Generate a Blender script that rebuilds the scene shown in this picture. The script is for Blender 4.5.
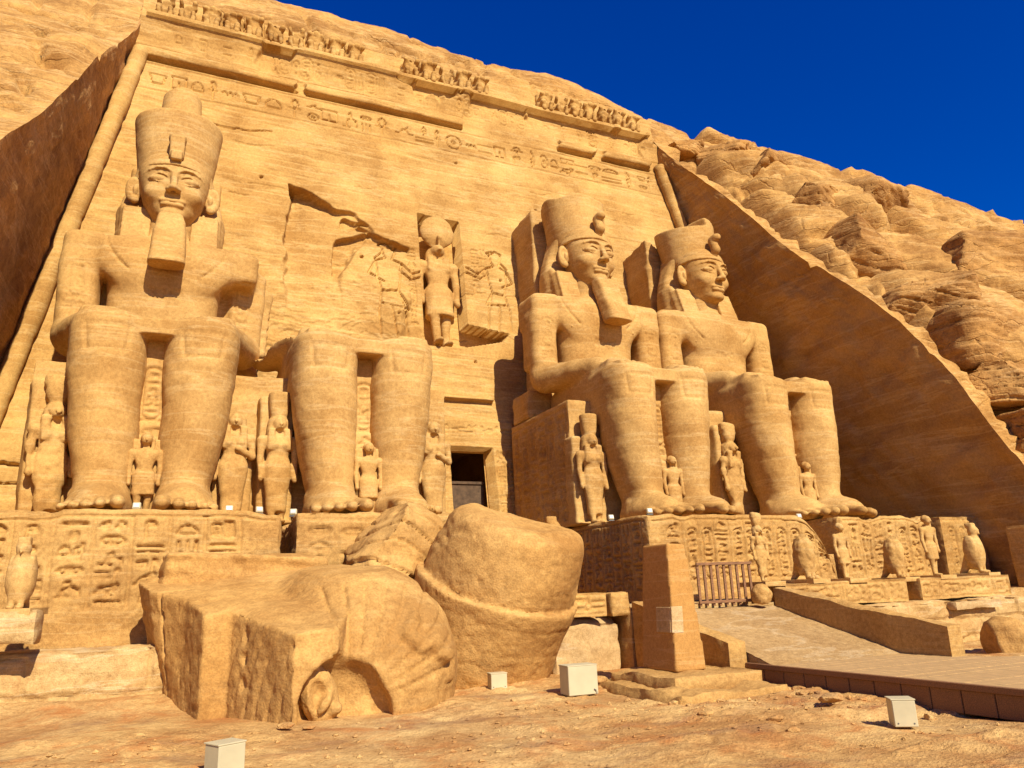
import bpy, math, random
import numpy as np
from mathutils import Vector, Matrix, Euler

S = bpy.context.scene
for o in list(bpy.data.objects):
    bpy.data.objects.remove(o)
COL = S.collection
R = math.radians

# ------------------------------------------------------------------ camera, sky, sun
cam_d = bpy.data.cameras.new("camera")
cam = bpy.data.objects.new("camera", cam_d)
COL.objects.link(cam)
yaw, pitch, roll = R(24.67), R(15.26), R(-2.2)
fw = Vector((math.sin(yaw)*math.cos(pitch), math.cos(yaw)*math.cos(pitch), math.sin(pitch)))
rt = Vector((math.cos(yaw), -math.sin(yaw), 0))
up = rt.cross(fw)
r2 = rt*math.cos(roll) + up*math.sin(roll)
u2 = -rt*math.sin(roll) + up*math.cos(roll)
M = Matrix((r2, u2, -fw)).transposed().to_4x4()
M.translation = Vector((-13.4, -35.0, -2.645))
cam.matrix_world = M
cam_d.sensor_width = 36.0
cam_d.lens = 36.0*762.6/1024
cam_d.clip_start = 0.1
cam_d.clip_end = 6000
S.camera = cam

SUN_EL, SUN_AZ = R(40), R(5.5)
tosun = Vector((math.sin(SUN_AZ)*math.cos(SUN_EL), -math.cos(SUN_AZ)*math.cos(SUN_EL), math.sin(SUN_EL)))
w = bpy.data.worlds.new("World"); S.world = w; w.use_nodes = True
nt = w.node_tree
bg = nt.nodes["Background"]
sky = nt.nodes.new("ShaderNodeTexSky")
sky.sky_type = 'NISHITA'; sky.sun_disc = False
sky.sun_elevation = SUN_EL; sky.sun_rotation = math.pi - SUN_AZ
sky.altitude = 300; sky.air_density = 1.0; sky.dust_density = 0.2; sky.ozone_density = 3.0
hs = nt.nodes.new("ShaderNodeHueSaturation")
hs.inputs['Hue'].default_value = 0.53
hs.inputs['Saturation'].default_value = 1.55
hs.inputs['Value'].default_value = 0.98
nt.links.new(sky.outputs[0], hs.inputs['Color'])
nt.links.new(hs.outputs[0], bg.inputs[0])
bg.inputs[1].default_value = 0.08
sd = bpy.data.lights.new("sun", 'SUN'); sd.energy = 4.6; sd.angle = R(0.53); sd.color = (1.0, 0.93, 0.80)
so = bpy.data.objects.new("sun", sd); COL.objects.link(so)
so.rotation_euler = tosun.to_track_quat('Z', 'Y').to_euler()
so.location = tosun*100
S.view_settings.view_transform = 'Standard'
S.view_settings.look = 'None'
S.view_settings.exposure = 0.70
S.view_settings.gamma = 1.0
try:
    S.cycles.max_bounces = 8; S.cycles.diffuse_bounces = 5
except Exception: pass

# ------------------------------------------------------------------ materials
def clampc(c): return tuple(c)+(1.0,)
def stone(name, lo, hi, strata=0.6, mott=0.5, bump=0.35, grain=9.0, stratascale=1.6, dirt=0.0, dirtcol=(.3,.13,.05), tilt=(0.05,0.0), crack=0.0, rough=.9, vein=.45, dirt2=None):
    m = bpy.data.materials.new(name); m.use_nodes = True
    t = m.node_tree; N = t.nodes; L = t.links
    b = N["Principled BSDF"]; b.inputs['Roughness'].default_value = rough
    try: b.inputs['Specular IOR Level'].default_value = 0.15
    except Exception: pass
    g = N.new("ShaderNodeNewGeometry")
    def noise(scale, vec, det=4, ro=.55, dist=0.0):
        n = N.new("ShaderNodeTexNoise"); n.inputs['Scale'].default_value = scale
        n.inputs['Detail'].default_value = det; n.inputs['Roughness'].default_value = ro
        n.inputs['Distortion'].default_value = dist
        L.new(vec, n.inputs['Vector']); return n.outputs['Fac']
    def math_(op, a, c):
        n = N.new("ShaderNodeMath"); n.operation = op
        for i, v in enumerate((a, c)):
            if isinstance(v, (int, float)): n.inputs[i].default_value = v
            else: L.new(v, n.inputs[i])
        return n.outputs[0]
    mp = N.new("ShaderNodeMapping"); L.new(g.outputs['Position'], mp.inputs['Vector'])
    mp.inputs['Rotation'].default_value = (tilt[1], tilt[0], 0)
    mp.inputs['Scale'].default_value = (0.10, 0.10, 1.0)
    n1 = noise(stratascale, mp.outputs[0], 6, .62, .3)
    n1b = noise(stratascale*4.7, mp.outputs[0], 4, .6, .2)
    n2 = noise(0.45, g.outputs['Position'], 5, .6)
    n3 = noise(grain, g.outputs['Position'], 5, .65)
    n4 = noise(grain*4, g.outputs['Position'], 3, .6)
    s = math_('ADD', math_('MULTIPLY', n1, strata), math_('MULTIPLY', n1b, strata*.45))
    s = math_('ADD', s, math_('MULTIPLY', n2, mott))
    s = math_('ADD', s, math_('MULTIPLY', n3, .28))
    tot = strata*1.45 + mott + .28
    s = math_('DIVIDE', s, tot)
    r = N.new("ShaderNodeValToRGB"); L.new(s, r.inputs[0])
    r.color_ramp.elements[0].position = 0.40; r.color_ramp.elements[0].color = clampc([x*.95 for x in lo])
    r.color_ramp.elements[1].position = 0.60; r.color_ramp.elements[1].color = clampc(hi)
    col = r.outputs[0]
    # thin pale seams that follow the bedding, and a fine speckle of iron-stained grains
    rv_ = N.new("ShaderNodeValToRGB"); L.new(n1, rv_.inputs[0])
    e_ = rv_.color_ramp.elements; e_[0].position = .475; e_[0].color = (0,0,0,1); e_[1].position = .50; e_[1].color = (vein,)*3+(1,)
    z_ = e_.new(.525); z_.color = (0,0,0,1)
    mv = N.new("ShaderNodeMixRGB"); L.new(rv_.outputs[0], mv.inputs[0]); L.new(col, mv.inputs[1]); mv.inputs[2].default_value = clampc([min(.8, hi[0]*1.2), min(.8, hi[1]*1.4), min(.8, hi[2]*1.9)])
    rs_ = N.new("ShaderNodeMapRange"); L.new(n4, rs_.inputs['Value']); rs_.inputs['From Min'].default_value = .3; rs_.inputs['From Max'].default_value = .62
    rs_.inputs['To Min'].default_value = .86; rs_.inputs['To Max'].default_value = 1.06
    rs2 = N.new("ShaderNodeMapRange"); L.new(n3, rs2.inputs['Value']); rs2.inputs['From Min'].default_value = .3; rs2.inputs['From Max'].default_value = .65
    rs2.inputs['To Min'].default_value = .88; rs2.inputs['To Max'].default_value = 1.06
    ms = N.new("ShaderNodeVectorMath"); ms.operation = 'SCALE'; L.new(mv.outputs[0], ms.inputs[0]); L.new(math_('MULTIPLY', rs_.outputs[0], rs2.outputs[0]), ms.inputs['Scale'])
    nh = noise(.16, g.outputs['Position'], 4, .6, .5)
    rh = N.new("ShaderNodeValToRGB"); L.new(nh, rh.inputs[0])
    rh.color_ramp.elements[0].position = .36; rh.color_ramp.elements[0].color = (.97, .91, .80, 1)
    rh.color_ramp.elements[1].position = .64; rh.color_ramp.elements[1].color = (1.0, 1.0, 1.0, 1)
    mh = N.new("ShaderNodeVectorMath"); mh.operation = 'MULTIPLY'; L.new(ms.outputs[0], mh.inputs[0]); L.new(rh.outputs[0], mh.inputs[1])
    col = mh.outputs[0]
    if dirt > 0:
        nd = noise(0.8, g.outputs['Position'], 6, .68, .6)
        r2_ = N.new("ShaderNodeValToRGB"); L.new(nd, r2_.inputs[0])
        r2_.color_ramp.elements[0].position = .5; r2_.color_ramp.elements[0].color = (0,0,0,1)
        r2_.color_ramp.elements[1].position = .68; r2_.color_ramp.elements[1].color = (dirt,)*3+(1,)
        mx = N.new("ShaderNodeMixRGB"); L.new(r2_.outputs[0], mx.inputs[0]); L.new(col, mx.inputs[1]); mx.inputs[2].default_value = clampc(dirtcol)
        col = mx.outputs[0]
    if dirt2:
        mp3 = N.new("ShaderNodeMapping"); mp3.inputs['Scale'].default_value = (.42, .8, 1); L.new(g.outputs['Position'], mp3.inputs['Vector'])
        nd = noise(0.9, mp3.outputs[0], 6, .7, .4)
        r3_ = N.new("ShaderNodeValToRGB"); L.new(nd, r3_.inputs[0])
        r3_.color_ramp.elements[0].position = .54; r3_.color_ramp.elements[0].color = (0,0,0,1)
        r3_.color_ramp.elements[1].position = .64; r3_.color_ramp.elements[1].color = (.40,)*3+(1,)
        mx = N.new("ShaderNodeMixRGB"); L.new(math_('MULTIPLY', r3_.outputs[0], math_('MULTIPLY', n4, 1.9)), mx.inputs[0]); L.new(col, mx.inputs[1]); mx.inputs[2].default_value = clampc(dirt2)
        col = mx.outputs[0]
    h = math_('ADD', math_('MULTIPLY', n3, .5), math_('MULTIPLY', n4, .2))
    h = math_('ADD', h, math_('MULTIPLY', n1b, min(.9, strata*1.5)))
    if crack > 0:
        v = N.new("ShaderNodeTexVoronoi"); v.feature = 'DISTANCE_TO_EDGE'; v.inputs['Scale'].default_value = .55
        mp2 = N.new("ShaderNodeMapping"); mp2.inputs['Scale'].default_value = (.5, .5, 1.6)
        wn = N.new("ShaderNodeTexNoise"); wn.inputs['Scale'].default_value = 1.2; wn.inputs['Detail'].default_value = 5
        L.new(g.outputs['Position'], wn.inputs['Vector'])
        va = N.new("ShaderNodeVectorMath"); va.operation = 'MULTIPLY_ADD'
        L.new(wn.outputs['Color'], va.inputs[0]); va.inputs[1].default_value = (1.2, 1.2, .8); L.new(g.outputs['Position'], va.inputs[2])
        L.new(va.outputs[0], mp2.inputs['Vector']); L.new(mp2.outputs[0], v.inputs['Vector'])
        cr = N.new("ShaderNodeMapRange"); cr.inputs['From Min'].default_value = 0; cr.inputs['From Max'].default_value = .035
        cr.inputs['To Min'].default_value = 0; cr.inputs['To Max'].default_value = crack
        L.new(v.outputs['Distance'], cr.inputs['Value'])
        h = math_('ADD', h, cr.outputs[0])
    bp = N.new("ShaderNodeBump"); bp.inputs['Strength'].default_value = bump; bp.inputs['Distance'].default_value = 0.12
    L.new(h, bp.inputs['Height']); L.new(bp.outputs[0], b.inputs['Normal'])
    L.new(col, b.inputs['Base Color'])
    return m

def plain(name, c, rough=.6, var=.12, scale=6, metal=0.0, stretch=(1,1,1)):
    m = bpy.data.materials.new(name); m.use_nodes = True
    t = m.node_tree; N = t.nodes; L = t.links
    b = N["Principled BSDF"]; b.inputs['Roughness'].default_value = rough; b.inputs['Metallic'].default_value = metal
    g = N.new("ShaderNodeTexCoord"); mp = N.new("ShaderNodeMapping"); mp.inputs['Scale'].default_value = stretch
    L.new(g.outputs['Object'], mp.inputs[0])
    n = N.new("ShaderNodeTexNoise"); n.inputs['Scale'].default_value = scale; n.inputs['Detail'].default_value = 5
    L.new(mp.outputs[0], n.inputs['Vector'])
    r = N.new("ShaderNodeValToRGB"); L.new(n.outputs['Fac'], r.inputs[0])
    r.color_ramp.elements[0].position = .3; r.color_ramp.elements[0].color = clampc([x*(1-var*2) for x in c])
    r.color_ramp.elements[1].position = .7; r.color_ramp.elements[1].color = clampc([min(1, x*(1+var)) for x in c])
    L.new(r.outputs[0], b.inputs['Base Color'])
    bp = N.new("ShaderNodeBump"); bp.inputs['Strength'].default_value = .15; bp.inputs['Distance'].default_value = .02
    L.new(n.outputs['Fac'], bp.inputs['Height']); L.new(bp.outputs[0], b.inputs['Normal'])
    return m

MAT = {}
MAT['facade'] = stone('facade_sandstone', (.37,.195,.052), (.55,.335,.105), strata=.28, mott=.9, bump=.18, vein=.35, stratascale=1.5, tilt=(.06,0))
MAT['statue'] = stone('statue_sandstone', (.39,.208,.058), (.55,.335,.110), strata=.16, mott=.9, bump=.12, vein=.30, stratascale=1.2)
MAT['hill'] = stone('cliff_sandstone', (.30,.145,.038), (.52,.295,.088), strata=.35, mott=.8, bump=.6, grain=3.5, stratascale=1.1, crack=.5, tilt=(.08,.03))
MAT['boulder'] = stone('boulder_sandstone', (.25,.115,.030), (.47,.250,.072), strata=.4, mott=.8, bump=.7, grain=3.0, stratascale=1.4, crack=.5, tilt=(.35,.0))
MAT['sidewall'] = stone('recess_wall_sandstone', (.33,.170,.050), (.47,.262,.080), strata=.6, mott=.5, bump=.4, stratascale=.9, tilt=(.0,.25))
MAT['roughwall'] = stone('rough_quarried_rock', (.32,.160,.052), (.54,.300,.100), strata=.15, mott=.6, bump=.9, grain=2.6)
MAT['fallen'] = stone('fallen_block_sandstone', (.38,.194,.053), (.54,.315,.098), strata=.10, mott=.9, bump=.4, vein=.1, grain=5.0)
MAT['pedestal'] = stone('pedestal_sandstone', (.37,.194,.055), (.535,.318,.100), strata=.18, vein=.25, mott=.5, bump=.35)
MAT['masonry'] = stone('masonry_sandstone', (.38,.205,.062), (.56,.375,.150), strata=.3, mott=.8, bump=.5, dirt=.5, dirtcol=(.34,.14,.04))
MAT['ground'] = stone('desert_ground', (.42,.215,.068), (.63,.405,.150), strata=.02, mott=1.0, bump=.9, grain=5.0, dirt=.8, dirtcol=(.42,.150,.036), vein=0, dirt2=(.20,.105,.060))
MAT['ramp'] = stone('ramp_paving', (.34,.20,.075), (.44,.28,.115), strata=.05, mott=.6, bump=.5, grain=6.0)
MAT['plaster'] = stone('smooth_plaster', (.42,.210,.055), (.46,.240,.066), strata=.1, mott=.5, bump=.10, grain=12)
MAT['patch'] = stone('pale_stone_patch', (.42,.265,.105), (.56,.39,.19), strata=.1, mott=.8, bump=.3)
MAT['cream'] = plain('cream_paint', (.50,.42,.235), .6, .05, 3)
MAT['wood'] = plain('weathered_wood', (.24,.105,.035), .75, .3, 5, 0, (1,14,14))
MAT['deck'] = plain('deck_wood', (.45,.270,.098), .8, .18, 4, 0, (8,1,1))
MAT['darkwood'] = plain('dark_door_wood', (.10,.058,.028), .95, .2, 6)
MAT['metal'] = plain('grey_metal', (.18,.17,.15), .45, .1, 8, .6)
MAT['glass'] = plain('lamp_glass', (.55,.55,.5), .15, .05, 8)

# ------------------------------------------------------------------ numpy helpers
rng = np.random.default_rng(7)
random.seed(7)
def _hash(ix, iy, iz, seed):
    h = (ix.astype(np.int64)*374761393 + iy.astype(np.int64)*668265263 + iz.astype(np.int64)*2147483647 + seed*144665) & 0x7fffffff
    h = ((h ^ (h >> 13))*1274126177) & 0x7fffffff
    return ((h ^ (h >> 16)) & 0xffff).astype(np.float32)/65535.0
def vnoise(x, y, z, seed=0):
    xi = np.floor(x); yi = np.floor(y); zi = np.floor(z)
    fx, fy, fz = x-xi, y-yi, z-zi
    fx = fx*fx*(3-2*fx); fy = fy*fy*(3-2*fy); fz = fz*fz*(3-2*fz)
    r = 0
    for a in (0, 1):
        for b in (0, 1):
            for c in (0, 1):
                wgt = (fx if a else 1-fx)*(fy if b else 1-fy)*(fz if c else 1-fz)
                r = r + wgt*_hash(xi+a, yi+b, zi+c, seed)
    return r*2-1
def fbm(x, y, z, octv=4, seed=0, gain=.5):
    r = 0; a = 1.0; f = 1.0
    for i in range(octv):
        r = r + a*vnoise(x*f+i*17.3, y*f-i*9.1, z*f+i*5.7, seed+i)
        a *= gain; f *= 2.03
    return r
def worley(x, y, z, seed=0):
    xi = np.floor(x); yi = np.floor(y); zi = np.floor(z)
    f1 = np.full(x.shape, 9.0); f2 = np.full(x.shape, 9.0); idv = np.zeros(x.shape); gx_ = np.zeros(x.shape); gz_ = np.zeros(x.shape)
    for a in (-1, 0, 1):
        for b in (-1, 0, 1):
            for c in (-1, 0, 1):
                px = xi+a+_hash(xi+a, yi+b, zi+c, seed); py = yi+b+_hash(xi+a, yi+b, zi+c, seed+1); pz = zi+c+_hash(xi+a, yi+b, zi+c, seed+2)
                d = np.sqrt((x-px)**2+(y-py)**2+(z-pz)**2)
                n = d < f1; gx_ = np.where(n, x-px, gx_); gz_ = np.where(n, z-pz, gz_)
                f2 = np.where(n, f1, np.minimum(f2, d)); idv = np.where(n, _hash(xi+a, yi+b, zi+c, seed+3), idv); f1 = np.where(n, d, f1)
    return f1, f2, idv, gx_, gz_
def sstep(a, b, x):
    t = np.clip((x-a)/(b-a), 0, 1); return t*t*(3-2*t)

def mesh_from(name, V, Q, smooth=True, autosmooth=None):
    me = bpy.data.meshes.new(name)
    V = np.ascontiguousarray(V, np.float32); Q = np.ascontiguousarray(Q, np.int32)
    k = Q.shape[1]
    me.vertices.add(len(V)); me.vertices.foreach_set('co', V.ravel())
    me.loops.add(Q.size); me.loops.foreach_set('vertex_index', Q.ravel())
    me.polygons.add(len(Q))
    me.polygons.foreach_set('loop_start', np.arange(0, Q.size, k, dtype=np.int32))
    me.polygons.foreach_set('use_smooth', np.full(len(Q), smooth))
    me.update(calc_edges=True)
    return me
def link(name, me, mat=None, parent=None, loc=None, rot=None):
    o = bpy.data.objects.new(name, me)
    if mat is not None and me is not None and not me.materials: me.materials.append(MAT[mat])
    COL.objects.link(o)
    if parent: o.parent = parent
    if loc is not None: o.location = loc
    if rot is not None: o.rotation_euler = rot
    return o
def tag(o, label, cat=None, group=None, kind=None):
    if label: o['label'] = label
    if cat: o['category'] = cat
    if group: o['group'] = group
    if kind: o['kind'] = kind
    return o
def thing(name, loc, label, cat, group=None, rotz=0):
    o = bpy.data.objects.new(name, None); COL.objects.link(o); o.empty_display_size = .3
    o.location = loc; o.rotation_euler = (0, 0, rotz)
    return tag(o, label, cat, group)
def copy_tree(o, parent=None):
    c = o.copy(); COL.objects.link(c)
    if parent: c.parent = parent
    for ch in list(o.children): copy_tree(ch, c)
    return c

# ---- signed distance sculpting
class Field:
    def __init__(s, lo, hi, h):
        s.lo = np.array(lo, np.float64); s.h = h
        n = np.ceil((np.array(hi)-s.lo)/h).astype(int)+1
        s.n = n
        s.D = np.full(n, 1.0, np.float32)
    def _win(s, lo, hi, m):
        a = np.clip(np.floor((np.array(lo)-m-s.lo)/s.h).astype(int), 0, s.n-1)
        b = np.clip(np.ceil((np.array(hi)+m-s.lo)/s.h).astype(int)+1, 1, s.n)
        if (b <= a).any(): return None
        ax = [(s.lo[i]+s.h*np.arange(a[i], b[i])).astype(np.float32) for i in range(3)]
        return (slice(a[0], b[0]), slice(a[1], b[1]), slice(a[2], b[2])), ax[0][:, None, None], ax[1][None, :, None], ax[2][None, None, :]
    def op(s, prim, mode='add', k=.0):
        f, lo, hi = prim
        m = k+.35
        wn = s._win(lo, hi, m)
        if wn is None: return s
        sl, X, Y, Z = wn
        d = f(X, Y, Z); A = s.D[sl]
        if mode == 'add':
            r = np.minimum(A, d)
            if k > 0:
                hh = np.maximum(k-np.abs(A-d), 0)/k; r = r-hh*hh*k*.25
        else:
            d = -d
            r = np.maximum(A, d)
            if k > 0:
                hh = np.maximum(k-np.abs(A-d), 0)/k; r = r+hh*hh*k*.25
        s.D[sl] = r
        return s
    def add(s, p, k=0.): return s.op(p, 'add', k)
    def sub(s, p, k=0.): return s.op(p, 'sub', k)
    def cut(s, fn):
        ax = [(s.lo[i]+s.h*np.arange(s.n[i])).astype(np.float32) for i in range(3)]
        s.D = np.maximum(s.D, fn(ax[0][:, None, None], ax[1][None, :, None], ax[2][None, None, :]).astype(np.float32))
        return s
    def mesh(s):
        D = s.D.copy()
        D[0] = D[-1] = .5*s.h; D[:, 0] = D[:, -1] = .5*s.h; D[:, :, 0] = D[:, :, -1] = .5*s.h
        ins = D < 0
        c = [ins[i:ins.shape[0]-1+i, j:ins.shape[1]-1+j, k:ins.shape[2]-1+k] for i in (0, 1) for j in (0, 1) for k in (0, 1)]
        allv = np.logical_and.reduce(c); anyv = np.logical_or.reduce(c)
        act = anyv & ~allv
        idx = np.full(act.shape, -1, np.int64)
        ci = np.argwhere(act); idx[act] = np.arange(len(ci))
        acc = np.zeros((len(ci), 3)); cnt = np.zeros(len(ci))
        off = [(i, j, k) for i in (0, 1) for j in (0, 1) for k in (0, 1)]
        val = {o: D[ci[:, 0]+o[0], ci[:, 1]+o[1], ci[:, 2]+o[2]] for o in off}
        for o in off:
            for a in range(3):
                if o[a] == 0:
                    p = list(o); p[a] = 1; p = tuple(p)
                    v0, v1 = val[o], val[p]
                    m = (v0 < 0) != (v1 < 0)
                    t = np.where(m, v0/np.where(m, v0-v1, 1), 0)
                    pt = np.tile(np.array(o, float), (len(ci), 1)); pt[:, a] = t
                    acc[m] += pt[m]; cnt[m] += 1
        V = s.lo+s.h*(ci+acc/cnt[:, None])
        Q = []
        for a in range(3):
            b, c_ = (a+1) % 3, (a+2) % 3
            sl0 = [slice(None)]*3; sl1 = [slice(None)]*3
            sl0[a] = slice(0, -1); sl1[a] = slice(1, None)
            A = ins[tuple(sl0)]; B = ins[tuple(sl1)]
            e = np.argwhere(A != B)
            e = e[(e[:, b] > 0) & (e[:, c_] > 0) & (e[:, b] < D.shape[b]-1) & (e[:, c_] < D.shape[c_]-1)]
            fl = A[e[:, 0], e[:, 1], e[:, 2]]
            q = []
            for db, dc in ((-1, -1), (0, -1), (0, 0), (-1, 0)):
                ee = e.copy(); ee[:, b] += db; ee[:, c_] += dc
                q.append(idx[ee[:, 0], ee[:, 1], ee[:, 2]])
            q = np.stack(q, 1)
            q[~fl] = q[~fl][:, ::-1]
            Q.append(q)
        return V, np.concatenate(Q)

def normals(V, Q):
    a = V[Q[:, 2]]-V[Q[:, 0]]; b = V[Q[:, 3]]-V[Q[:, 1]]
    n = np.cross(a, b); N = np.zeros_like(V)
    for i in range(4): np.add.at(N, Q[:, i], n)
    return N/np.maximum(np.linalg.norm(N, axis=1, keepdims=True), 1e-9)
def weather(V, Q, amp=.04, sc=1.2, strata=.02, seed=3, extra=None):
    N = normals(V, Q)
    d = amp*fbm(V[:, 0]*sc, V[:, 1]*sc, V[:, 2]*sc, 4, seed)
    if strata:
        zz = V[:, 2]+.08*V[:, 0]
        d = d-strata*np.maximum(0, fbm(V[:, 0]*.15, V[:, 1]*.15, zz*2.6, 3, seed+9)-.15)*2
    if extra is not None: d = d+extra(V, N)
    return V+N*d[:, None]

def ell(c, r):
    c = np.array(c, np.float32); r = np.array(r, np.float32)
    def f(X, Y, Z):
        x, y, z = X-c[0], Y-c[1], Z-c[2]
        k0 = np.sqrt((x/r[0])**2+(y/r[1])**2+(z/r[2])**2)
        k1 = np.sqrt((x/r[0]**2)**2+(y/r[1]**2)**2+(z/r[2]**2)**2)
        return k0*(k0-1)/np.maximum(k1, 1e-6)
    return f, c-r, c+r
def cap(a, b, ra, rb):
    a = np.array(a, np.float32); b = np.array(b, np.float32); ab = b-a; L2 = float(ab@ab)
    def f(X, Y, Z):
        t = np.clip(((X-a[0])*ab[0]+(Y-a[1])*ab[1]+(Z-a[2])*ab[2])/L2, 0, 1)
        return np.sqrt((X-a[0]-t*ab[0])**2+(Y-a[1]-t*ab[1])**2+(Z-a[2]-t*ab[2])**2)-(ra+(rb-ra)*t)
    m = max(ra, rb); return f, np.minimum(a, b)-m, np.maximum(a, b)+m
def box(c, half, r=.05, rot=None):
    c = np.array(c, np.float32); hf = np.array(half, np.float32)-r
    Rm = None if rot is None else np.array(Euler(rot).to_matrix().transposed(), np.float32)
    def f(X, Y, Z):
        x, y, z = X-c[0], Y-c[1], Z-c[2]
        if Rm is not None:
            x, y, z = Rm[0,0]*x+Rm[0,1]*y+Rm[0,2]*z, Rm[1,0]*x+Rm[1,1]*y+Rm[1,2]*z, Rm[2,0]*x+Rm[2,1]*y+Rm[2,2]*z
        x, y, z = np.abs(x)-hf[0], np.abs(y)-hf[1], np.abs(z)-hf[2]
        return np.sqrt(np.maximum(x, 0)**2+np.maximum(y, 0)**2+np.maximum(z, 0)**2)+np.minimum(np.maximum(x, np.maximum(y, z)), 0)-r
    e = np.array(half) if rot is None else np.full(3, np.linalg.norm(half))
    return f, c-e, c+e
def smooth_interp(z, zs, vs):
    zs = np.array(zs, float); vs = np.array(vs, float)
    m = np.gradient(vs, zs)
    zz = np.linspace(zs[0], zs[-1], 200); i = np.clip(np.searchsorted(zs, zz, 'right')-1, 0, len(zs)-2)
    h = zs[i+1]-zs[i]; t = (zz-zs[i])/h
    v = (2*t**3-3*t**2+1)*vs[i]+(t**3-2*t**2+t)*h*m[i]+(-2*t**3+3*t**2)*vs[i+1]+(t**3-t**2)*h*m[i+1]
    return np.interp(z, zz, v).astype(np.float32)
def loft(zs, cx, cy, rx, ry, p=2.0, r=.1):
    n = len(zs)
    cx = [cx]*n if np.isscalar(cx) else cx; cy = [cy]*n if np.isscalar(cy) else cy
    z0, z1 = zs[0], zs[-1]
    def f(X, Y, Z):
        a = smooth_interp(Z, zs, cx); b = smooth_interp(Z, zs, cy); u = smooth_interp(Z, zs, rx); v = smooth_interp(Z, zs, ry)
        q = (np.abs((X-a)/u)**p+np.abs((Y-b)/v)**p)**(1/p)
        d = (q-1)*np.minimum(u, v)
        e = np.maximum(z0-Z, Z-z1)
        return np.sqrt(np.maximum(d+r, 0)**2+np.maximum(e+r, 0)**2)+np.minimum(np.maximum(d+r, e+r), 0)-r
    m = max(max(rx), max(ry))
    return f, (min(cx)-m, min(cy)-m, z0), (max(cx)+m, max(cy)+m, z1)

# ---- hieroglyphs: strokes in a unit square (u right, v up)
def circ(cx, cy, rx, ry, n=10, a0=0, a1=360):
    return [(cx+rx*math.cos(R(a0+(a1-a0)*i/n)), cy+ry*math.sin(R(a0+(a1-a0)*i/n))) for i in range(n+1)]
GL = [
 [circ(.5,.5,.4,.4), circ(.5,.5,.1,.1,6)],
 [[(.05,.5),(.2,.62),(.35,.4),(.5,.62),(.65,.4),(.8,.62),(.95,.45)]],
 [[(.5,0),(.5,.5)],[(.2,.5),(.8,.5)], circ(.5,.75,.18,.24,8)],
 [[(.4,0),(.4,.6),(.5,1),(.65,.6),(.6,.1),(.4,.0)],[(.4,.3),(.6,.35)],[(.4,.5),(.62,.55)]],
 [circ(.45,.5,.3,.2,8),[(.7,.55),(.82,.8),(.72,.92),(.6,.85),(.62,.65)],[(.4,.3),(.4,0),(.55,0)],[(.5,.3),(.5,.05)],[(.2,.45),(.0,.2)]],
 [circ(.5,.3,.4,.45,8,0,180)+[(.9,.3)],],
 [[(.1,.2),(.9,.2),(.9,.8),(.1,.8),(.1,.2)],[(.5,.2),(.5,.55)]],
 [[(0,.4),(.25,.4),(.4,.65),(.6,.65),(.75,.4),(1,.4)],[(.6,.65),(.7,.8)]],
 [circ(.5,.5,.45,.22,10), circ(.5,.5,.12,.15,6)],
 [[(.3,0),(.3,.9),(.6,1),(.65,.75),(.3,.7)],],
 [[(.2,0),(.5,1),(.8,0),(.2,0)]],
 [[(.3,0),(.7,0),(.6,.5),(.45,.65),(.3,.5),(.3,0)], circ(.48,.82,.14,.16,8),[(.55,.45),(.85,.5),(.85,.3)]],
 [[(.0,.7),(1,.7)],[(.0,.3),(1,.3)]],
 [[(.15,.0),(.15,1)],[(.5,.0),(.5,1)],[(.85,0),(.85,1)]],
 [[(.05,.7),(.2,.25),(.8,.25),(.95,.7),(.05,.7)]],
 [[(.1,.1),(.3,.1),(.35,.5),(.6,.6),(.9,.5)],[(.3,.1),(.5,.1)],[(.85,.5),(.9,.15)],[(.6,.6),(.55,.95),(.4,.8)]],
]
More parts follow.
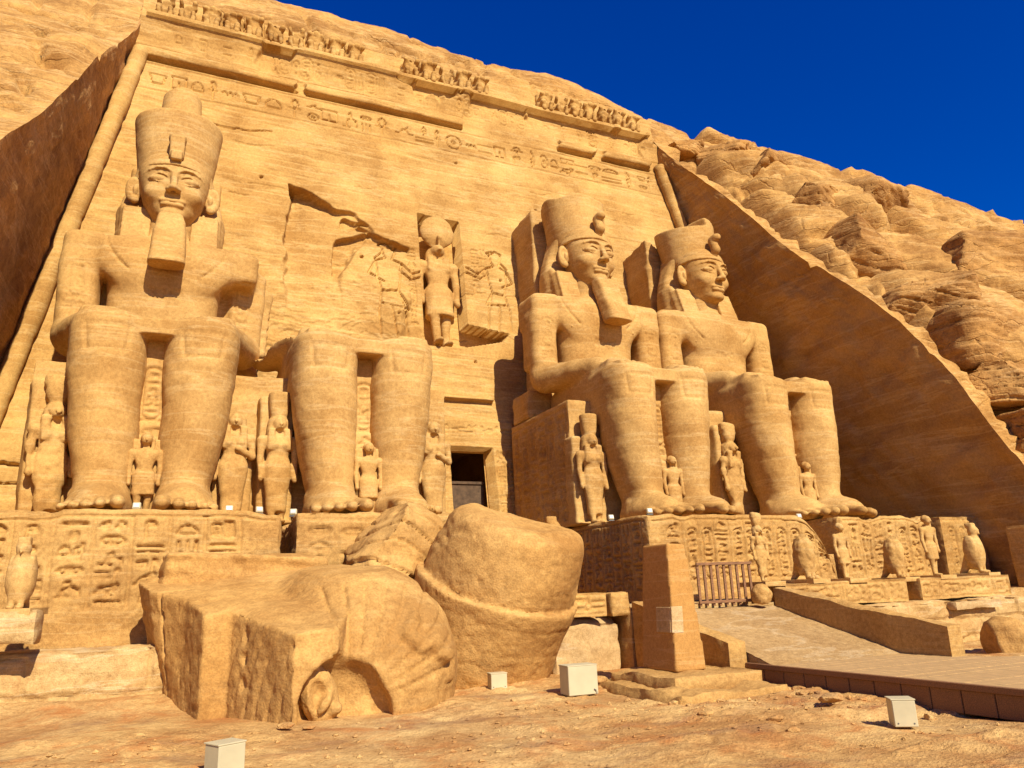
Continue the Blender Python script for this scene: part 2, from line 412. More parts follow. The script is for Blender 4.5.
class Relief:
    def __init__(s, u0, v0, nu, nv, h): s.u0, s.v0, s.h = u0, v0, h; s.A = np.zeros((nu, nv), np.float32)
    def _w(s, u0, v0, u1, v1, m):
        a = max(0, int((u0-m-s.u0)/s.h)); b = min(s.A.shape[0], int((u1+m-s.u0)/s.h)+2)
        c = max(0, int((v0-m-s.v0)/s.h)); d = min(s.A.shape[1], int((v1+m-s.v0)/s.h)+2)
        if b <= a or d <= c: return None
        return (slice(a, b), slice(c, d)), (s.u0+s.h*np.arange(a, b))[:, None], (s.v0+s.h*np.arange(c, d))[None, :]
    def line(s, pts, wd, dep):
        us = [p[0] for p in pts]; vs = [p[1] for p in pts]
        w_ = s._w(min(us), min(vs), max(us), max(vs), wd*2)
        if w_ is None: return
        sl, U, W = w_
        D = np.full((U.shape[0], W.shape[1]), 9., np.float32)
        for (a, b), (c, d) in zip(pts[:-1], pts[1:]):
            du, dv = c-a, d-b; L2 = du*du+dv*dv+1e-9
            t = np.clip(((U-a)*du+(W-b)*dv)/L2, 0, 1)
            D = np.minimum(D, np.hypot(U-a-t*du, W-b-t*dv))
        s.A[sl] = np.minimum(s.A[sl], -dep*(1-sstep(wd*.6, wd*1.05, D)))
    def glyph(s, i, u, v, su, sv, wd, dep):
        for st in GL[i % len(GL)]: s.line([(u+a*su, v+b*sv) for a, b in st], wd, dep)
    def column(s, u, v0, v1, wd_, sw, dep, r):
        v = v1
        while v > v0+wd_*.35:
            hh = wd_*r.uniform(.35, .85)
            if v-hh < v0: hh = v-v0
            if r.random() < .35:
                s.glyph(r.randrange(16), u, v-hh, wd_*.46, hh*.9, sw, dep); s.glyph(r.randrange(16), u+wd_*.54, v-hh, wd_*.46, hh*.9, sw, dep)
            else: s.glyph(r.randrange(16), u, v-hh, wd_, hh*.9, sw, dep)
            v -= hh*1.08
    def row(s, u0, u1, v, hgt, sw, dep, r):
        u = u0
        while u < u1-hgt*.4:
            ww = hgt*r.uniform(.5, 1.1)
            if r.random() < .28:
                s.glyph(r.randrange(16), u, v+hgt*.54, ww, hgt*.44, sw, dep); s.glyph(r.randrange(16), u, v, ww, hgt*.44, sw, dep)
            else: s.glyph(r.randrange(16), u, v, ww*.85, hgt*.95, sw, dep)
            u += ww*.98
    def cartouche(s, u, v0, v1, wd_, sw, dep, r):
        c = wd_/2; rr = wd_*.45
        p = circ(u+c, v1-rr, c, rr, 8, 0, 180)+circ(u+c, v0+rr, c, rr, 8, 180, 360); p.append(p[0])
        s.line(p, sw, dep); s.line([(u, v0-.04), (u+wd_, v0-.04)], sw, dep)
        s.column(u+wd_*.22, v0+rr*.6, v1-rr*.6, wd_*.56, sw, dep, r)
    def sample(s, u, v):
        x = np.clip((u-s.u0)/s.h, 0, s.A.shape[0]-1.001); y = np.clip((v-s.v0)/s.h, 0, s.A.shape[1]-1.001)
        i = x.astype(int); j = y.astype(int); fx = x-i; fy = y-j; A = s.A
        return A[i,j]*(1-fx)*(1-fy)+A[i+1,j]*fx*(1-fy)+A[i,j+1]*(1-fx)*fy+A[i+1,j+1]*fx*fy

def gridq(nu, nv, base=0, flip=False):
    i = np.arange(nu-1)[:, None]*nv+np.arange(nv-1)[None, :]+base
    q = np.stack([i, i+nv, i+nv+1, i+1], -1).reshape(-1, 4)
    return q[:, ::-1] if flip else q

class MB:
    def __init__(s): s.V = []; s.Q = []; s.n = 0
    def put(s, V, Q): s.V.append(np.asarray(V, float).reshape(-1, 3)); s.Q.append(np.asarray(Q)+s.n); s.n += len(s.V[-1]); return s
    def box(s, c, half, bev=.01, rot=None):
        hx, hy, hz = half; b = min(bev, hx*.45, hy*.45, hz*.45)
        P = []; idx = {}
        for sx in (-1, 1):
            for sy in (-1, 1):
                for sz in (-1, 1):
                    for ax in range(3):
                        p = [sx*(hx-(b if ax != 0 else 0)), sy*(hy-(b if ax != 1 else 0)), sz*(hz-(b if ax != 2 else 0))]
                        idx[(sx, sy, sz, ax)] = len(P); P.append(p)
        F = []
        cyc = [(-1, -1), (1, -1), (1, 1), (-1, 1)]
        for ax in range(3):
            o1, o2 = (ax+1) % 3, (ax+2) % 3
            for sg in (-1, 1):
                q = []
                for a, b_ in cyc:
                    k = [0, 0, 0]; k[ax] = sg; k[o1] = a; k[o2] = b_; q.append(idx[tuple(k)+(ax,)])
                F.append(q if sg > 0 else q[::-1])
        for ax in range(3):
            o1, o2 = (ax+1) % 3, (ax+2) % 3
            for a in (-1, 1):
                for b_ in (-1, 1):
                    k0 = [0, 0, 0]; k0[o1] = a; k0[o2] = b_; k1 = list(k0); k0[ax] = -1; k1[ax] = 1
                    q = [idx[tuple(k0)+(o1,)], idx[tuple(k1)+(o1,)], idx[tuple(k1)+(o2,)], idx[tuple(k0)+(o2,)]]
                    F.append(q if a*b_ < 0 else q[::-1])
        for sx in (-1, 1):
            for sy in (-1, 1):
                for sz in (-1, 1):
                    t = [idx[(sx, sy, sz, i)] for i in range(3)]
                    if sx*sy*sz < 0: t = t[::-1]
                    F.append(t+[t[0]])
        P = np.array(P)
        if rot is not None: P = P@np.array(Euler(rot).to_matrix()).T
        return s.put(P+np.array(c), np.array(F))
    def tube(s, pts, r, n=10, r1=None):
        pts = np.array(pts, float); m = len(pts)
        rs = np.linspace(r, r1 if r1 is not None else r, m) if np.isscalar(r) else np.array(r)
        T = np.gradient(pts, axis=0); T /= np.linalg.norm(T, axis=1, keepdims=True)
        ref = np.array([0, 0, 1.]) if abs(T[0][2]) < .9 else np.array([1., 0, 0])
        A = np.cross(T, ref); A /= np.linalg.norm(A, axis=1, keepdims=True); B = np.cross(T, A)
        th = np.linspace(0, 2*np.pi, n, endpoint=False)
        V = pts[:, None]+rs[:, None, None]*(np.cos(th)[None, :, None]*A[:, None]+np.sin(th)[None, :, None]*B[:, None])
        Q = []
        for i in range(m-1):
            for j in range(n): Q.append([i*n+j, i*n+(j+1) % n, (i+1)*n+(j+1) % n, (i+1)*n+j])
        V = V.reshape(-1, 3); V = np.vstack([V, pts[:1], pts[-1:]]); a, b = len(V)-2, len(V)-1
        for j in range(n):
            Q.append([a, (j+1) % n, j, a]); Q.append([b, (m-1)*n+j, (m-1)*n+(j+1) % n, b])
        return s.put(V, np.array(Q))
    def build(s, name, mat, parent=None, smooth=False, loc=None, rot=None):
        V = np.vstack(s.V); Q = np.vstack(s.Q)
        me = bpy.data.meshes.new(name)
        me.from_pydata([tuple(v) for v in V], [], [[int(a) for a in (q if q[3] != q[0] else q[:3])] for q in Q]); me.update()
        if smooth: me.polygons.foreach_set('use_smooth', np.full(len(me.polygons), True))
        return link(name, me, mat, parent, loc, rot)
def sdf_obj(F, name, mat, parent=None, loc=None, rot=None, amp=.04, sc=1.2, strata=.02, seed=3, extra=None):
    V, Q = F.mesh() if isinstance(F, Field) else F
    V = weather(V, Q, amp, sc, strata, seed, extra)
    return link(name, mesh_from(name, V, Q), mat, parent, loc, rot)

# carved rectangular block: every face is a grid, relief on -Y (front) and -X (left) faces
def carved_block(name, x0, x1, y0, y1, z0, z1, h, mat, parent=None, front=None, left=None, rough=.03, seed=1, top=None, strata=.02):
    mb = MB()
    def face(o, du, dv, nu_, nv_, rel, flip):
        nu, nv = max(2, int(nu_/h)+1), max(2, int(nv_/h)+1)
        U, W = np.meshgrid(np.linspace(0, nu_, nu), np.linspace(0, nv_, nv), indexing='ij')
        du = np.array(du, float); dv = np.array(dv, float); n = np.cross(du, dv)*(-1 if flip else 1)
        P = np.array(o, float)+U[..., None]*du+W[..., None]*dv
        d = np.zeros_like(U)
        if rel is not None: d = d+rel.sample(U, W)
        e = np.minimum(np.minimum(U, nu_-U), np.minimum(W, nv_-W))
        q = P.reshape(-1, 3)
        rn = rough*fbm(q[:, 0]*1.3, q[:, 1]*1.3, q[:, 2]*1.3, 4, seed).reshape(U.shape)
        st = -strata*2*np.maximum(0, fbm(q[:, 0]*.2, q[:, 1]*.2, q[:, 2]*2.4, 3, seed+4)-.2).reshape(U.shape)
        d = (d+rn+st)*sstep(0, .07, e)
        P = P+n*d[..., None]
        sh = np.stack([fbm(q[:, 0]*1.1+k*9, q[:, 1]*1.1, q[:, 2]*1.1, 5, seed+7+k, .6) for k in range(3)], -1).reshape(P.shape)*rough*.55
        corner = np.exp(-e/.10)
        P = P+sh-((P-ctr)/np.abs(P-ctr).max(-1, keepdims=True).clip(.2))*(corner*rough*1.5)[..., None]
        if top is not None:
            P[..., 2] = np.where(P[..., 2] > z0+.5*(z1-z0), P[..., 2]-top(P[..., 0], P[..., 1])*np.clip((P[..., 2]-z0)/(z1-z0)*2-1, 0, 1), P[..., 2])
        mb.put(P.reshape(-1, 3), gridq(nu, nv, 0, flip))
    lx, ly, lz = x1-x0, y1-y0, z1-z0
    ctr = np.array([(x0+x1)/2, (y0+y1)/2, (z0+z1)/2])
    face((x0, y0, z0), (1,0,0), (0,0,1), lx, lz, front, False)
    face((x0, y1, z0), (0,-1,0), (0,0,1), ly, lz, left, False)
    face((x1, y0, z0), (0,1,0), (0,0,1), ly, lz, None, False)
    face((x0, y0, z1), (1,0,0), (0,1,0), lx, ly, None, False)
    face((x1, y1, z0), (-1,0,0), (0,0,1), lx, lz, None, False)
    V = np.vstack(mb.V); Q = np.vstack(mb.Q)
    return link(name, mesh_from(name, V, Q, True), mat, parent)
def relief_for(w_, h_, g): return Relief(0, 0, int(w_/g)+2, int(h_/g)+2, g)

exec_parts = []

# ================================================================== THE SETTING
LEAN = .156
def hw(z): return 16.7+.175*(26.2-np.minimum(z, 27.0))
PZ = np.array([-9, -5, 0, 1.7, 3.2, 7.3, 11.4, 15.3, 21.4, 25.6, 29.0, 33.5, 37.0, 39.3, 40.6, 41.6, 42.6, 43.5])
PY = np.array([-16.2, -15.6, -14.3, -13.8, -13.2, -11.6, -8.9, -5.4, -.7, 2.6, 5.0, 8.2, 11.2, 14.0, 16.6, 20, 28, 60])

# ---- ground: one sheet to the horizon
def nonuni(a, b, step, far, ratio=1.25):
    c = list(np.arange(a, b+step*.5, step)); s = step; x = c[-1]
    while x < far[1]: s *= ratio; x += s; c.append(x)
    s = step; x = c[0]; pre = []
    while x > far[0]: s *= ratio; x -= s; pre.append(x)
    return np.array(pre[::-1]+c)
def ground_z(X, Y):
    near = np.exp(-(np.maximum(0, np.hypot(X+4, Y+22)-22)/12)**2)
    z0 = np.zeros_like(X)
    z = .10*fbm(X*.22, Y*.22, z0, 4, 31)+.03*fbm(X*1.3, Y*1.3, z0, 4, 37)
    # worn bedrock ledges running across, stepped
    a = fbm(X*.30+.6*Y*.1, Y*.75, z0, 4, 41)
    lx = sstep(-7, 1, X)*.5+.5
    z = z+.07*lx*sstep(.0, .06, a+.15)+.05*lx*sstep(.35, .40, a)
    rk = fbm(X*2.2, Y*4.0, z0, 3, 45)
    z = z+.035*sstep(.15, .25, rk)*sstep(-.1, .3, a)
    # sand banked against the foot of the terrace on the left
    z = z+.25*np.exp(-((Y+13.6)/1.4)**2)*sstep(-10.5, -13, X)
    return -5.08+z*near
gx = nonuni(-19, 13, .075, (-3000, 3000)); gy = nonuni(-29, -11.5, .075, (-3000, 3000))
GX, GY = np.meshgrid(gx, gy, indexing='ij')
GZ = ground_z(GX, GY)
g_ob = link('ground', mesh_from('ground', np.stack([GX, GY, GZ], -1).reshape(-1, 3), gridq(len(gx), len(gy))), 'ground')
tag(g_ob, None, kind='structure')

# ---- hill: one sheet with the recess left open
rows = np.concatenate([np.arange(-8, 29.6, .23), np.arange(29.6, 41.6, .2), [41.9, 42.3, 42.7, 43.1, 43.5]])
ry = smooth_interp(rows, PZ, PY).astype(float)
tz = np.gradient(rows); ty = np.gradient(ry); tl = np.hypot(tz, ty)
nyv, nzv = -tz/tl, ty/tl
tl_ = np.concatenate([-np.geomspace(130, 14, 22), np.arange(-13.6, 0.01, .26)])
tm = np.linspace(0, 1, 150)[1:-1]
tr = np.concatenate([np.arange(0, 3.4, .17), np.arange(3.4, 34, .26), np.geomspace(34.4, 160, 24)])
e = hw(rows)
eo = e+.012*np.maximum(0, LEAN*rows-ry)   # the left edge leans in over the recess
HX = np.concatenate([-eo[:, None]+tl_[None], -eo[:, None]+(e+eo)[:, None]*tm[None], e[:, None]+tr[None]], 1)
HZ = np.repeat(rows[:, None], HX.shape[1], 1); HY = np.repeat(ry[:, None], HX.shape[1], 1)
er = HX-e[:, None]                      # distance right of the recess edge
el_ = -HX-eo[:, None]
right = sstep(2.1, 2.7, er)
big = .55*fbm(HX*.12, HY*.12, HZ*.2, 5, 51)
lay = HZ*.95+.10*HX+.9*fbm(HX*.08, HY*.08, HZ*.05, 3, 55)
per = 2.3; fr = (lay/per) % 1.0; lid = np.floor(lay/per)
hard = _hash(lid, lid*0, lid*0, 5)
msk = sstep(-.25, .35, fbm(HX*.10, lid*3.3, HZ*.02, 3, 61))
vj = fbm(HX*.55, lid*5.1, HZ*.1, 3, 63)
led = msk*((.75*hard+.15)*(fr-.5)+ -.15*np.exp(-(np.minimum(fr, 1-fr)/.075)**2))-1.1*np.exp(-(np.minimum(fr, 1-fr)/.06)**2)*sstep(.12, .3, fbm(HX*.16, lid*7.7, HZ*.02, 3, 64))-.8*np.exp(-(vj/.04)**2)*sstep(.5, .7, _hash(lid, np.floor(HX/9.), lid*0, 8))*sstep(29, 31, HZ+3*(el_ > 0))
joint = np.full(HX.shape, 9.)
wob = .25*fbm(HX*.9, HZ*.9, HZ*0, 3, 65)
for pl in ([(-21.7, 22.8), (-21.0, 23.0), (-20.1, 22.4)], [(-20.0, 20.4), (-19.7, 19.7), (-18.9, 19.6)], [(-20.4, 15.9), (-19.4, 15.7)], [(-23, 26.8), (-20.0, 26.2), (-19.1, 25.1), (-18.2, 25.6)], [(-20.5, 17.8), (-19.8, 17.6), (-19.6, 17.0)],
           [(-7.4, 33.8), (-6.8, 32.2), (-6.6, 31.2), (-5.7, 30)], [(.2, 33.2), (.6, 31.4), (1.5, 30.3)], [(-6.4, 31.0), (-3.9, 31.9), (-1.9, 32.6), (-.6, 32.1)], [(3.9, 31.7), (6.5, 30.9), (9.9, 31.4)], [(9, 33), (12, 32.4), (15, 33)], [(-14, 32), (-11, 31.2), (-9, 31.8)], [(-3, 34.5), (1, 34), (4, 34.6)], [(11, 31.2), (14, 30.6), (17, 31)]):
    for (a, b), (c, d) in zip(pl[:-1], pl[1:]):
        t = np.clip(((HX-a)*(c-a)+(HZ+wob-b)*(d-b))/((c-a)**2+(d-b)**2), 0, 1)
        joint = np.minimum(joint, np.hypot(HX-a-t*(c-a), HZ+wob-b-t*(d-b)))
fine = -1.0*np.exp(-(joint/.17)**2)+.22*sstep(.5, .1, joint)*(HZ*0+1)*0+.10*fbm(HX*.9, HY*.9, HZ*1.9, 4, 67)
left = big+led+fine
jx = HX+.8*fbm(HX*.35, HY*.35, HZ*.35, 3, 71); jz = HZ+.16*HX+.5*fbm(HX*.3, HY*.3, HZ*.3, 3, 73)
lamin = fbm(HX*.05, HY*.05, (HZ+.35*HX)*1.6, 3, 77)
f1, f2, wid, wx, wz = worley(jx/11.0, HY/12.0, (jz+.22*HX)/4.6, 81)
g1, g2, wid2, wx2, wz2 = worley(jx/5.5, HY/6.0, (jz+.22*HX)/1.7, 91)
rt1 = _hash(np.floor(wid*9999), wid*0, wid*0, 3)-.5; rt2 = _hash(np.floor(wid*9999), wid*0, wid*0, 4)-.5; rt3 = _hash(np.floor(wid2*9999), wid*0, wid*0, 5)-.5
mass = 2.2*np.sqrt(np.clip((er-2.5)/5.5, 0, 1))*sstep(31, 24, HZ)
bould = mass+1.3*wid+2.6*rt1*wx+1.2*(rt2+.2)*wz+.45*rt3*wx2+.2*wz2*wid2-1.3*np.exp(-((f2-f1)/.05)**2)+.35*wid2*sstep(.3, .7, wid)-.40*np.exp(-((g2-g1)/.05)**2)*sstep(.25, .6, wid)+.16*sstep(-.1, .1, lamin)-.9
rdisp = bould+.30*fbm(HX*.16, HY*.16, HZ*.25, 3, 94)+.10*fbm(HX*.7, HY*.7, HZ*1.1, 4, 95)+.04*fbm(HX*1.5, HY*1.5, HZ*5, 3, 99)+1.0*sstep(6, 22, er)*0
crev = -2.4*np.exp(-((er-2.25-.25*fbm(HZ*.5, HZ*0, HZ*0, 3, 97))/.42)**2)*sstep(30, 25, HZ)
ridge = .26*fbm(HX*.8, HY*.8, HZ*.8, 4, 103)+.20*np.floor(2.2*fbm(HX*.5, HY*.5, HZ*1.1, 2, 107))
disp = np.where(er > 0, ridge*(1-right)+rdisp*right+crev, left)
topz = sstep(28.6, 31.5, HZ)
disp = np.where((er > 0), disp*(1-topz*sstep(12, 4, er))+left*topz*sstep(12, 4, er), disp)
damp = np.clip(np.minimum(np.abs(er), np.abs(el_))/.9, .25, 1)
disp = np.where(HZ < 29, disp*damp, disp)
disp = disp*sstep(140, 60, np.abs(HX))
HZ = HZ-1.7*sstep(-4, 4, er)*sstep(29, 37, HZ)-5.0*sstep(16, 70, er)*sstep(12, 38, HZ)
HY = HY+nyv[:, None]*disp; HZ = HZ+nzv[:, None]*disp
# notch broken out of the rim of the left edge
P = np.stack([HX, HY, HZ], -1)
nr, nc = HX.shape
q = gridq(nr, nc).reshape(nr-1, nc-1, 4)
keep = np.ones((nr-1, nc-1), bool)
cl, crr = len(tl_)-1, len(tl_)+len(tm)
keep[rows[:-1] < 29.4, cl:crr] = False
hill = link('hill', mesh_from('hill', P.reshape(-1, 3), q[keep].reshape(-1, 4)[:, ::-1]), 'hill')
tag(hill, None, kind='structure')

# ---- the two side walls of the recess
def recess_wall(name, side, mat, rough, seed):
    col = cl if side < 0 else crr
    k = rows < 29.4
    z = rows[k]; out = P[k, col]
    inn = np.stack([side*hw(z), LEAN*z+.35, z], -1)
    n = 90
    t = np.linspace(0, 1, n)
    W = inn[:, None]*(1-t[None, :, None])+out[:, None]*t[None, :, None]
    d = rough*fbm(W[..., 0]*.8, W[..., 1]*.8, W[..., 2]*.8, 5, seed)
    d = d+rough*.6*fbm(W[..., 0]*.2, W[..., 1]*.12+W[..., 2]*.05, (W[..., 2]+.55*W[..., 1])*1.4, 3, seed+3)
    fade = np.minimum(1, np.minimum(t, 1-t)/.04)[None]
    W[..., 0] -= side*d*fade
    qq = gridq(W.shape[0], n, 0, side > 0)
    o = link(name, mesh_from(name, W.reshape(-1, 3), qq), mat)
    return tag(o, None, kind='structure')
recess_wall('rock_wall', -1, 'roughwall', .09, 111)
recess_wall('rock_wall', 1, 'sidewall', .22, 121)

# ================================================================== TEMPLE FACADE
fac = thing('temple_facade', (0, 0, 0), 'tall rock-cut temple front leaning back behind the seated colossi, with carved bands, niche and doorway', 'temple facade')
gh = .05
fu = np.arange(-21.9, 21.95, gh); fz = np.arange(-3.4, 30.0, gh)
FX, FZ = np.meshgrid(fu, fz, indexing='ij')
HWf = hw(FZ)
z0 = np.zeros_like(FX)
dep = .06*fbm(FX*.25, FZ*.5, z0, 4, 131)+.015*fbm(FX*1.3, FZ*3, z0, 3, 135)
bed = FZ*2.1+.13*FX+.5*fbm(FX*.1, FZ*.1, z0, 2, 137)
bn = fbm(FX*.06, bed, z0, 4, 139)
dep = dep-.018*sstep(.1, .6, bn)-.022*sstep(.5, .56, fbm(FX*.12, bed*1.7, z0, 3, 141))
# broken area over the second seat
def polyd(pts, U, W):
    d = np.full(U.shape, 99.); ins = np.zeros(U.shape, bool)
    n = len(pts)
    for i in range(n):
        a, b = pts[i], pts[(i+1) % n]
        du, dv = b[0]-a[0], b[1]-a[1]
        t = np.clip(((U-a[0])*du+(W-a[1])*dv)/(du*du+dv*dv), 0, 1)
        d = np.minimum(d, np.hypot(U-a[0]-t*du, W-a[1]-t*dv))
        c = ((a[1] > W) != (b[1] > W)) & (U < (b[0]-a[0])*(W-a[1])/(b[1]-a[1]+1e-12)+a[0])
        ins ^= c
    return np.where(ins, -d, d)
nj = .18*fbm(FX*1.3, FZ*1.3, z0, 3, 145)
pd = polyd([(-8.65, 18.9), (-7.3, 18.6), (-6.2, 18.0), (-5.0, 17.7), (-4.2, 16.6), (-5.6, 15.0), (-6.0, 12.0), (-6.3, 9.0), (-8.9, 9.2), (-8.75, 13.5)], FX, FZ)+nj
ramp_ = np.clip((FZ-10.5)/8, 0, 1)*np.clip((-4.0-FX)/4.0, .25, 1)
dep = dep-.95*ramp_*sstep(.05, -.12, pd)+.35*ramp_*sstep(-.1, -1.2, pd)
top_chunk = sstep(.35, .5, fbm(FX*.9, FZ*.9, z0, 2, 149)+.55*sstep(-1.3, -.1, pd)*(FZ > 17.0))
dep = dep-.35*top_chunk*sstep(0, -.1, pd)*(FZ > 16.6)
# lump left where the second colossus broke away
pl_ = polyd([(-10.4, -3), (-10.2, 12.6), (-8.6, 13.4), (-6.4, 13.6), (-5.9, 15.6), (-3.4, 16.0), (-2.0, 13.0), (-3.0, 9.0), (-3.2, -3)], FX, FZ)+nj
rockn = fbm(FX*.45, FZ*.7, z0, 4, 151)
ledge = np.floor(2.5*(rockn+1))/2.5
dep = dep+sstep(.05, -.5, pl_)*(.22+.13*ledge+.05*fbm(FX*2, FZ*3, z0, 3, 153))*np.clip((15.8-FZ)/3, .15, 1)
# second, smaller break left of the niche
pb = polyd([(-6.2, 16.0), (-4.3, 16.6), (-2.2, 15.9), (-2.1, 15.6), (-4.4, 15.9), (-5.2, 15.2), (-6.0, 13.4), (-6.4, 13.6)], FX, FZ)+nj*.5
dep = dep-.45*sstep(.03, -.1, pb)
# niche of the falcon god
pn = polyd([(-1.55, 18.42), (.95, 18.30), (1.0, 11.6), (3.4, 11.25), (3.0, 10.75), (.7, 10.2), (-1.5, 10.1)], FX, FZ)
dep = np.where(pn < 0, -1.25+.03*fbm(FX, FZ, z0, 3, 157), dep)
# doorway
door = (FX > -.62) & (FX < 1.72) & (FZ < 4.5)
dep = np.where(door, -.95, dep)
fr_d = polyd([(-1.9, -3.4), (-1.9, 6.0), (3.0, 6.0), (3.0, -3.4)], FX, FZ)
dep = dep+np.where(door, 0, .12*sstep(.02, -.02, fr_d))
# drip ledge above the doorway
dep = dep+.35*sstep(.16, .0, np.abs(FZ-7.15-.1*nj))*sstep(-2.8, -2.2, FX)*sstep(3.7, 3.4, FX)*(fbm(FX*.8, FZ*0, z0, 2, 159) > -.4)
# inscription band
rel = Relief(fu[0], fz[0], len(fu), len(fz), gh); rr = random.Random(11)
for zl in (23.35, 25.05): rel.line([(-16.4, zl), (16.2, zl)], .06, .06)
rel.row(-15.9, 15.9, 23.5, 1.35, .05, .15, rr)
for u in np.arange(-14.9, 14, 3.7):
    rel.cartouche(u, 26.4, 27.8, .6, .05, .1, rr) if u > 9 else None
# cornice: torus shadow gap, then cavetto with cartouches and the ledge under the baboons
bx = fbm(FX*.22, z0+3, z0, 3, 163)+.4*fbm(FX*1.1, z0, z0, 2, 164)
jx_ = FX+.25*fbm(FX*1.5, FZ*2.2, z0, 3, 166)
alive = np.zeros_like(FX)
for a_, b_ in ((-16.5, -8.5), (-8.0, 1.7), (8.4, 11.2), (11.9, 15.7)): alive = np.maximum(alive, sstep(a_-.04, a_+.04, jx_)*sstep(b_+.04, b_-.04, jx_))
tor = .34*np.maximum(0, 1-(np.abs(FZ-25.75)/.36)**3.2)**.5
dep = dep-.30*((FZ > 25.2) & (FZ < 25.42))*alive
dep = np.maximum(dep, np.where((FZ > 25.4) & (FZ < 26.1), dep+tor*alive*1.15+.06*bx, -9))
cav = np.clip((FZ-26.2)/1.75, 0, 1)
up_ = sstep(-.50, -.38, fbm(FX*.20+7, z0, z0, 3, 167)+.35*fbm(FX*.9, FZ*.6, z0, 3, 168))
dep = dep+(FZ > 26.15)*(FZ < 28.0)*(.10+(.42)*cav**2)*up_+((FZ >= 28.0) & (FZ < 28.32))*(.58+.15*up_)*(FX > -16.3)*(FX < 15.9)
for u in np.arange(-15.6, 15.6, 1.25):
    if rr.random() < .4: rel.cartouche(u, 26.45, 27.75, .62, .045, .06, rr)
    rel.glyph(rr.randrange(16), u+.75, 26.5, .4, 1.1, .05, .07)
# sunk-relief kings beside the niche
def king(sx, cx, b, H):
    L = lambda pts, wd=.06, dp=.19: rel.line([(cx+sx*p[0]*H, b+p[1]*H) for p in pts], wd, dp)
    L([(-.10,0),(-.11,.25),(-.08,.45),(-.11,.60),(-.12,.76),(-.03,.80),(-.05,.86),(-.07,.97),(.0,1.0),(.07,.93),(.06,.86),(.03,.80),(.12,.77),(.10,.60),(.07,.47),(.13,.25),(.16,.0)])
    L([(.12,.77),(.22,.68),(.36,.74)]); L([(.10,.70),(.20,.62),(.36,.68)]); L([(-.12,.76),(-.19,.62),(-.05,.55)])
    L([(-.08,.45),(.07,.47)]); L([(-.09,.33),(.16,.30),(.07,.47)]); L([(.0,.30),(.04,.0)]); L([(-.05,.86),(-.13,.78)])
    L([(.07,.93),(.10,.97),(.04,.99)])
for u, a_, b_ in ((-11.4, 6.8, 23), (-3.1, 17.5, 23.2), (.9, 18.6, 23.2), (4.2, 6, 23.2), (8.9, 15, 23), (12.1, 12, 23)): rel.line([(u+.02*i*(i % 2), a_+(b_-a_)*i/6) for i in range(7)], .035, .035)
for v, a_, b_ in ((20.4, -16, -3), (19.1, 1, 15), (14.2, -12, -8.8), (9.6, 2.8, 4.4), (21.8, -8, 9)): rel.line([(a_, v), ((a_+b_)/2, v-.05), (b_, v)], .035, .035)
king(1, -3.35, 10.2, 6.1); king(-1, 3.05, 11.4, 5.2)
rel.column(-2.25, 11, 16, .42, .055, .09, rr); rel.column(1.55, 13.6, 16.6, .4, .05, .08, rr); rel.column(2.05, 14.6, 16.6, .4, .05, .08, rr)
for u in np.arange(1.9, 2.9, .52): rel.column(u, .0, 4.4, .42, .05, .08, rr)
rel.row(-1.7, 2.8, 5.2, .5, .05, .08, rr)
# long cracks in the wall
def crack(pts, wd=.05, dp=.16, sub=8):
    o = []
    for a, b in zip(pts[:-1], pts[1:]):
        for i in range(sub):
            t = i/sub; o.append((a[0]+(b[0]-a[0])*t+rr.uniform(-.06, .06), a[1]+(b[1]-a[1])*t+rr.uniform(-.06, .06)))
    o.append(pts[-1]); rel.line(o, wd, dp)
crack([(-12.7, 21.9), (-10.9, 21.95), (-9.6, 22.2)]); crack([(-20.4, 3.1), (-18.4, 2.9), (-17.9, 2.6)], .08, .3); crack([(-20.4, 2.2), (-18.2, 2.2)], .05, .2)
for i in range(26):
    a = rr.uniform(-16, 15); b = rr.uniform(7, 22.5); ln = rr.uniform(.5, 2.4)
    crack([(a, b), (a+ln*.5, b+rr.uniform(-.1, .15)), (a+ln, b+rr.uniform(-.15, .2))], .035, .07, 4)
for i in range(16):
    a = rr.uniform(-14, 15); b = rr.uniform(8, 22.8); rel.line([(a, b), (a+.04, b+.03)], .09, .2)
dep = dep+rel.A
XX = np.clip(FX, -HWf, HWf)
FV = np.stack([XX, LEAN*FZ-dep, FZ], -1).reshape(-1, 3)
fq = gridq(len(fu), len(fz)).reshape(len(fu)-1, len(fz)-1, 4)
outm = np.abs(FX) > HWf
kq = ~(outm[:-1, :-1] & outm[1:, :-1] & outm[:-1, 1:] & outm[1:, 1:])
hole = (fu > -.55) & (fu < 1.65)
kq &= ~((hole[:-1] & hole[1:])[:, None] & (fz[1:] < 4.42)[None, :])
link('carved_wall', mesh_from('carved_wall', FV, fq[kq], True), 'facade', fac)
del FX, FZ, dep, FV, fq, XX
# round mouldings down both edges
for s in (-1, 1):
    zz = np.arange(-3.0, 26.0, .35)
    pts = np.stack([s*(hw(zz)-.42), LEAN*zz-.22+.03*vnoise(zz*.7, zz*0, zz*0, 5), zz], -1)
    r_ = .40+.035*fbm(zz*.9, zz*0, zz*0+s, 3, 171)-.05*(np.abs(((zz+s) % 3.1)-1.5) < .18)
    MB().tube(pts, r_, 14).build('torus_moulding', 'facade', fac, True)
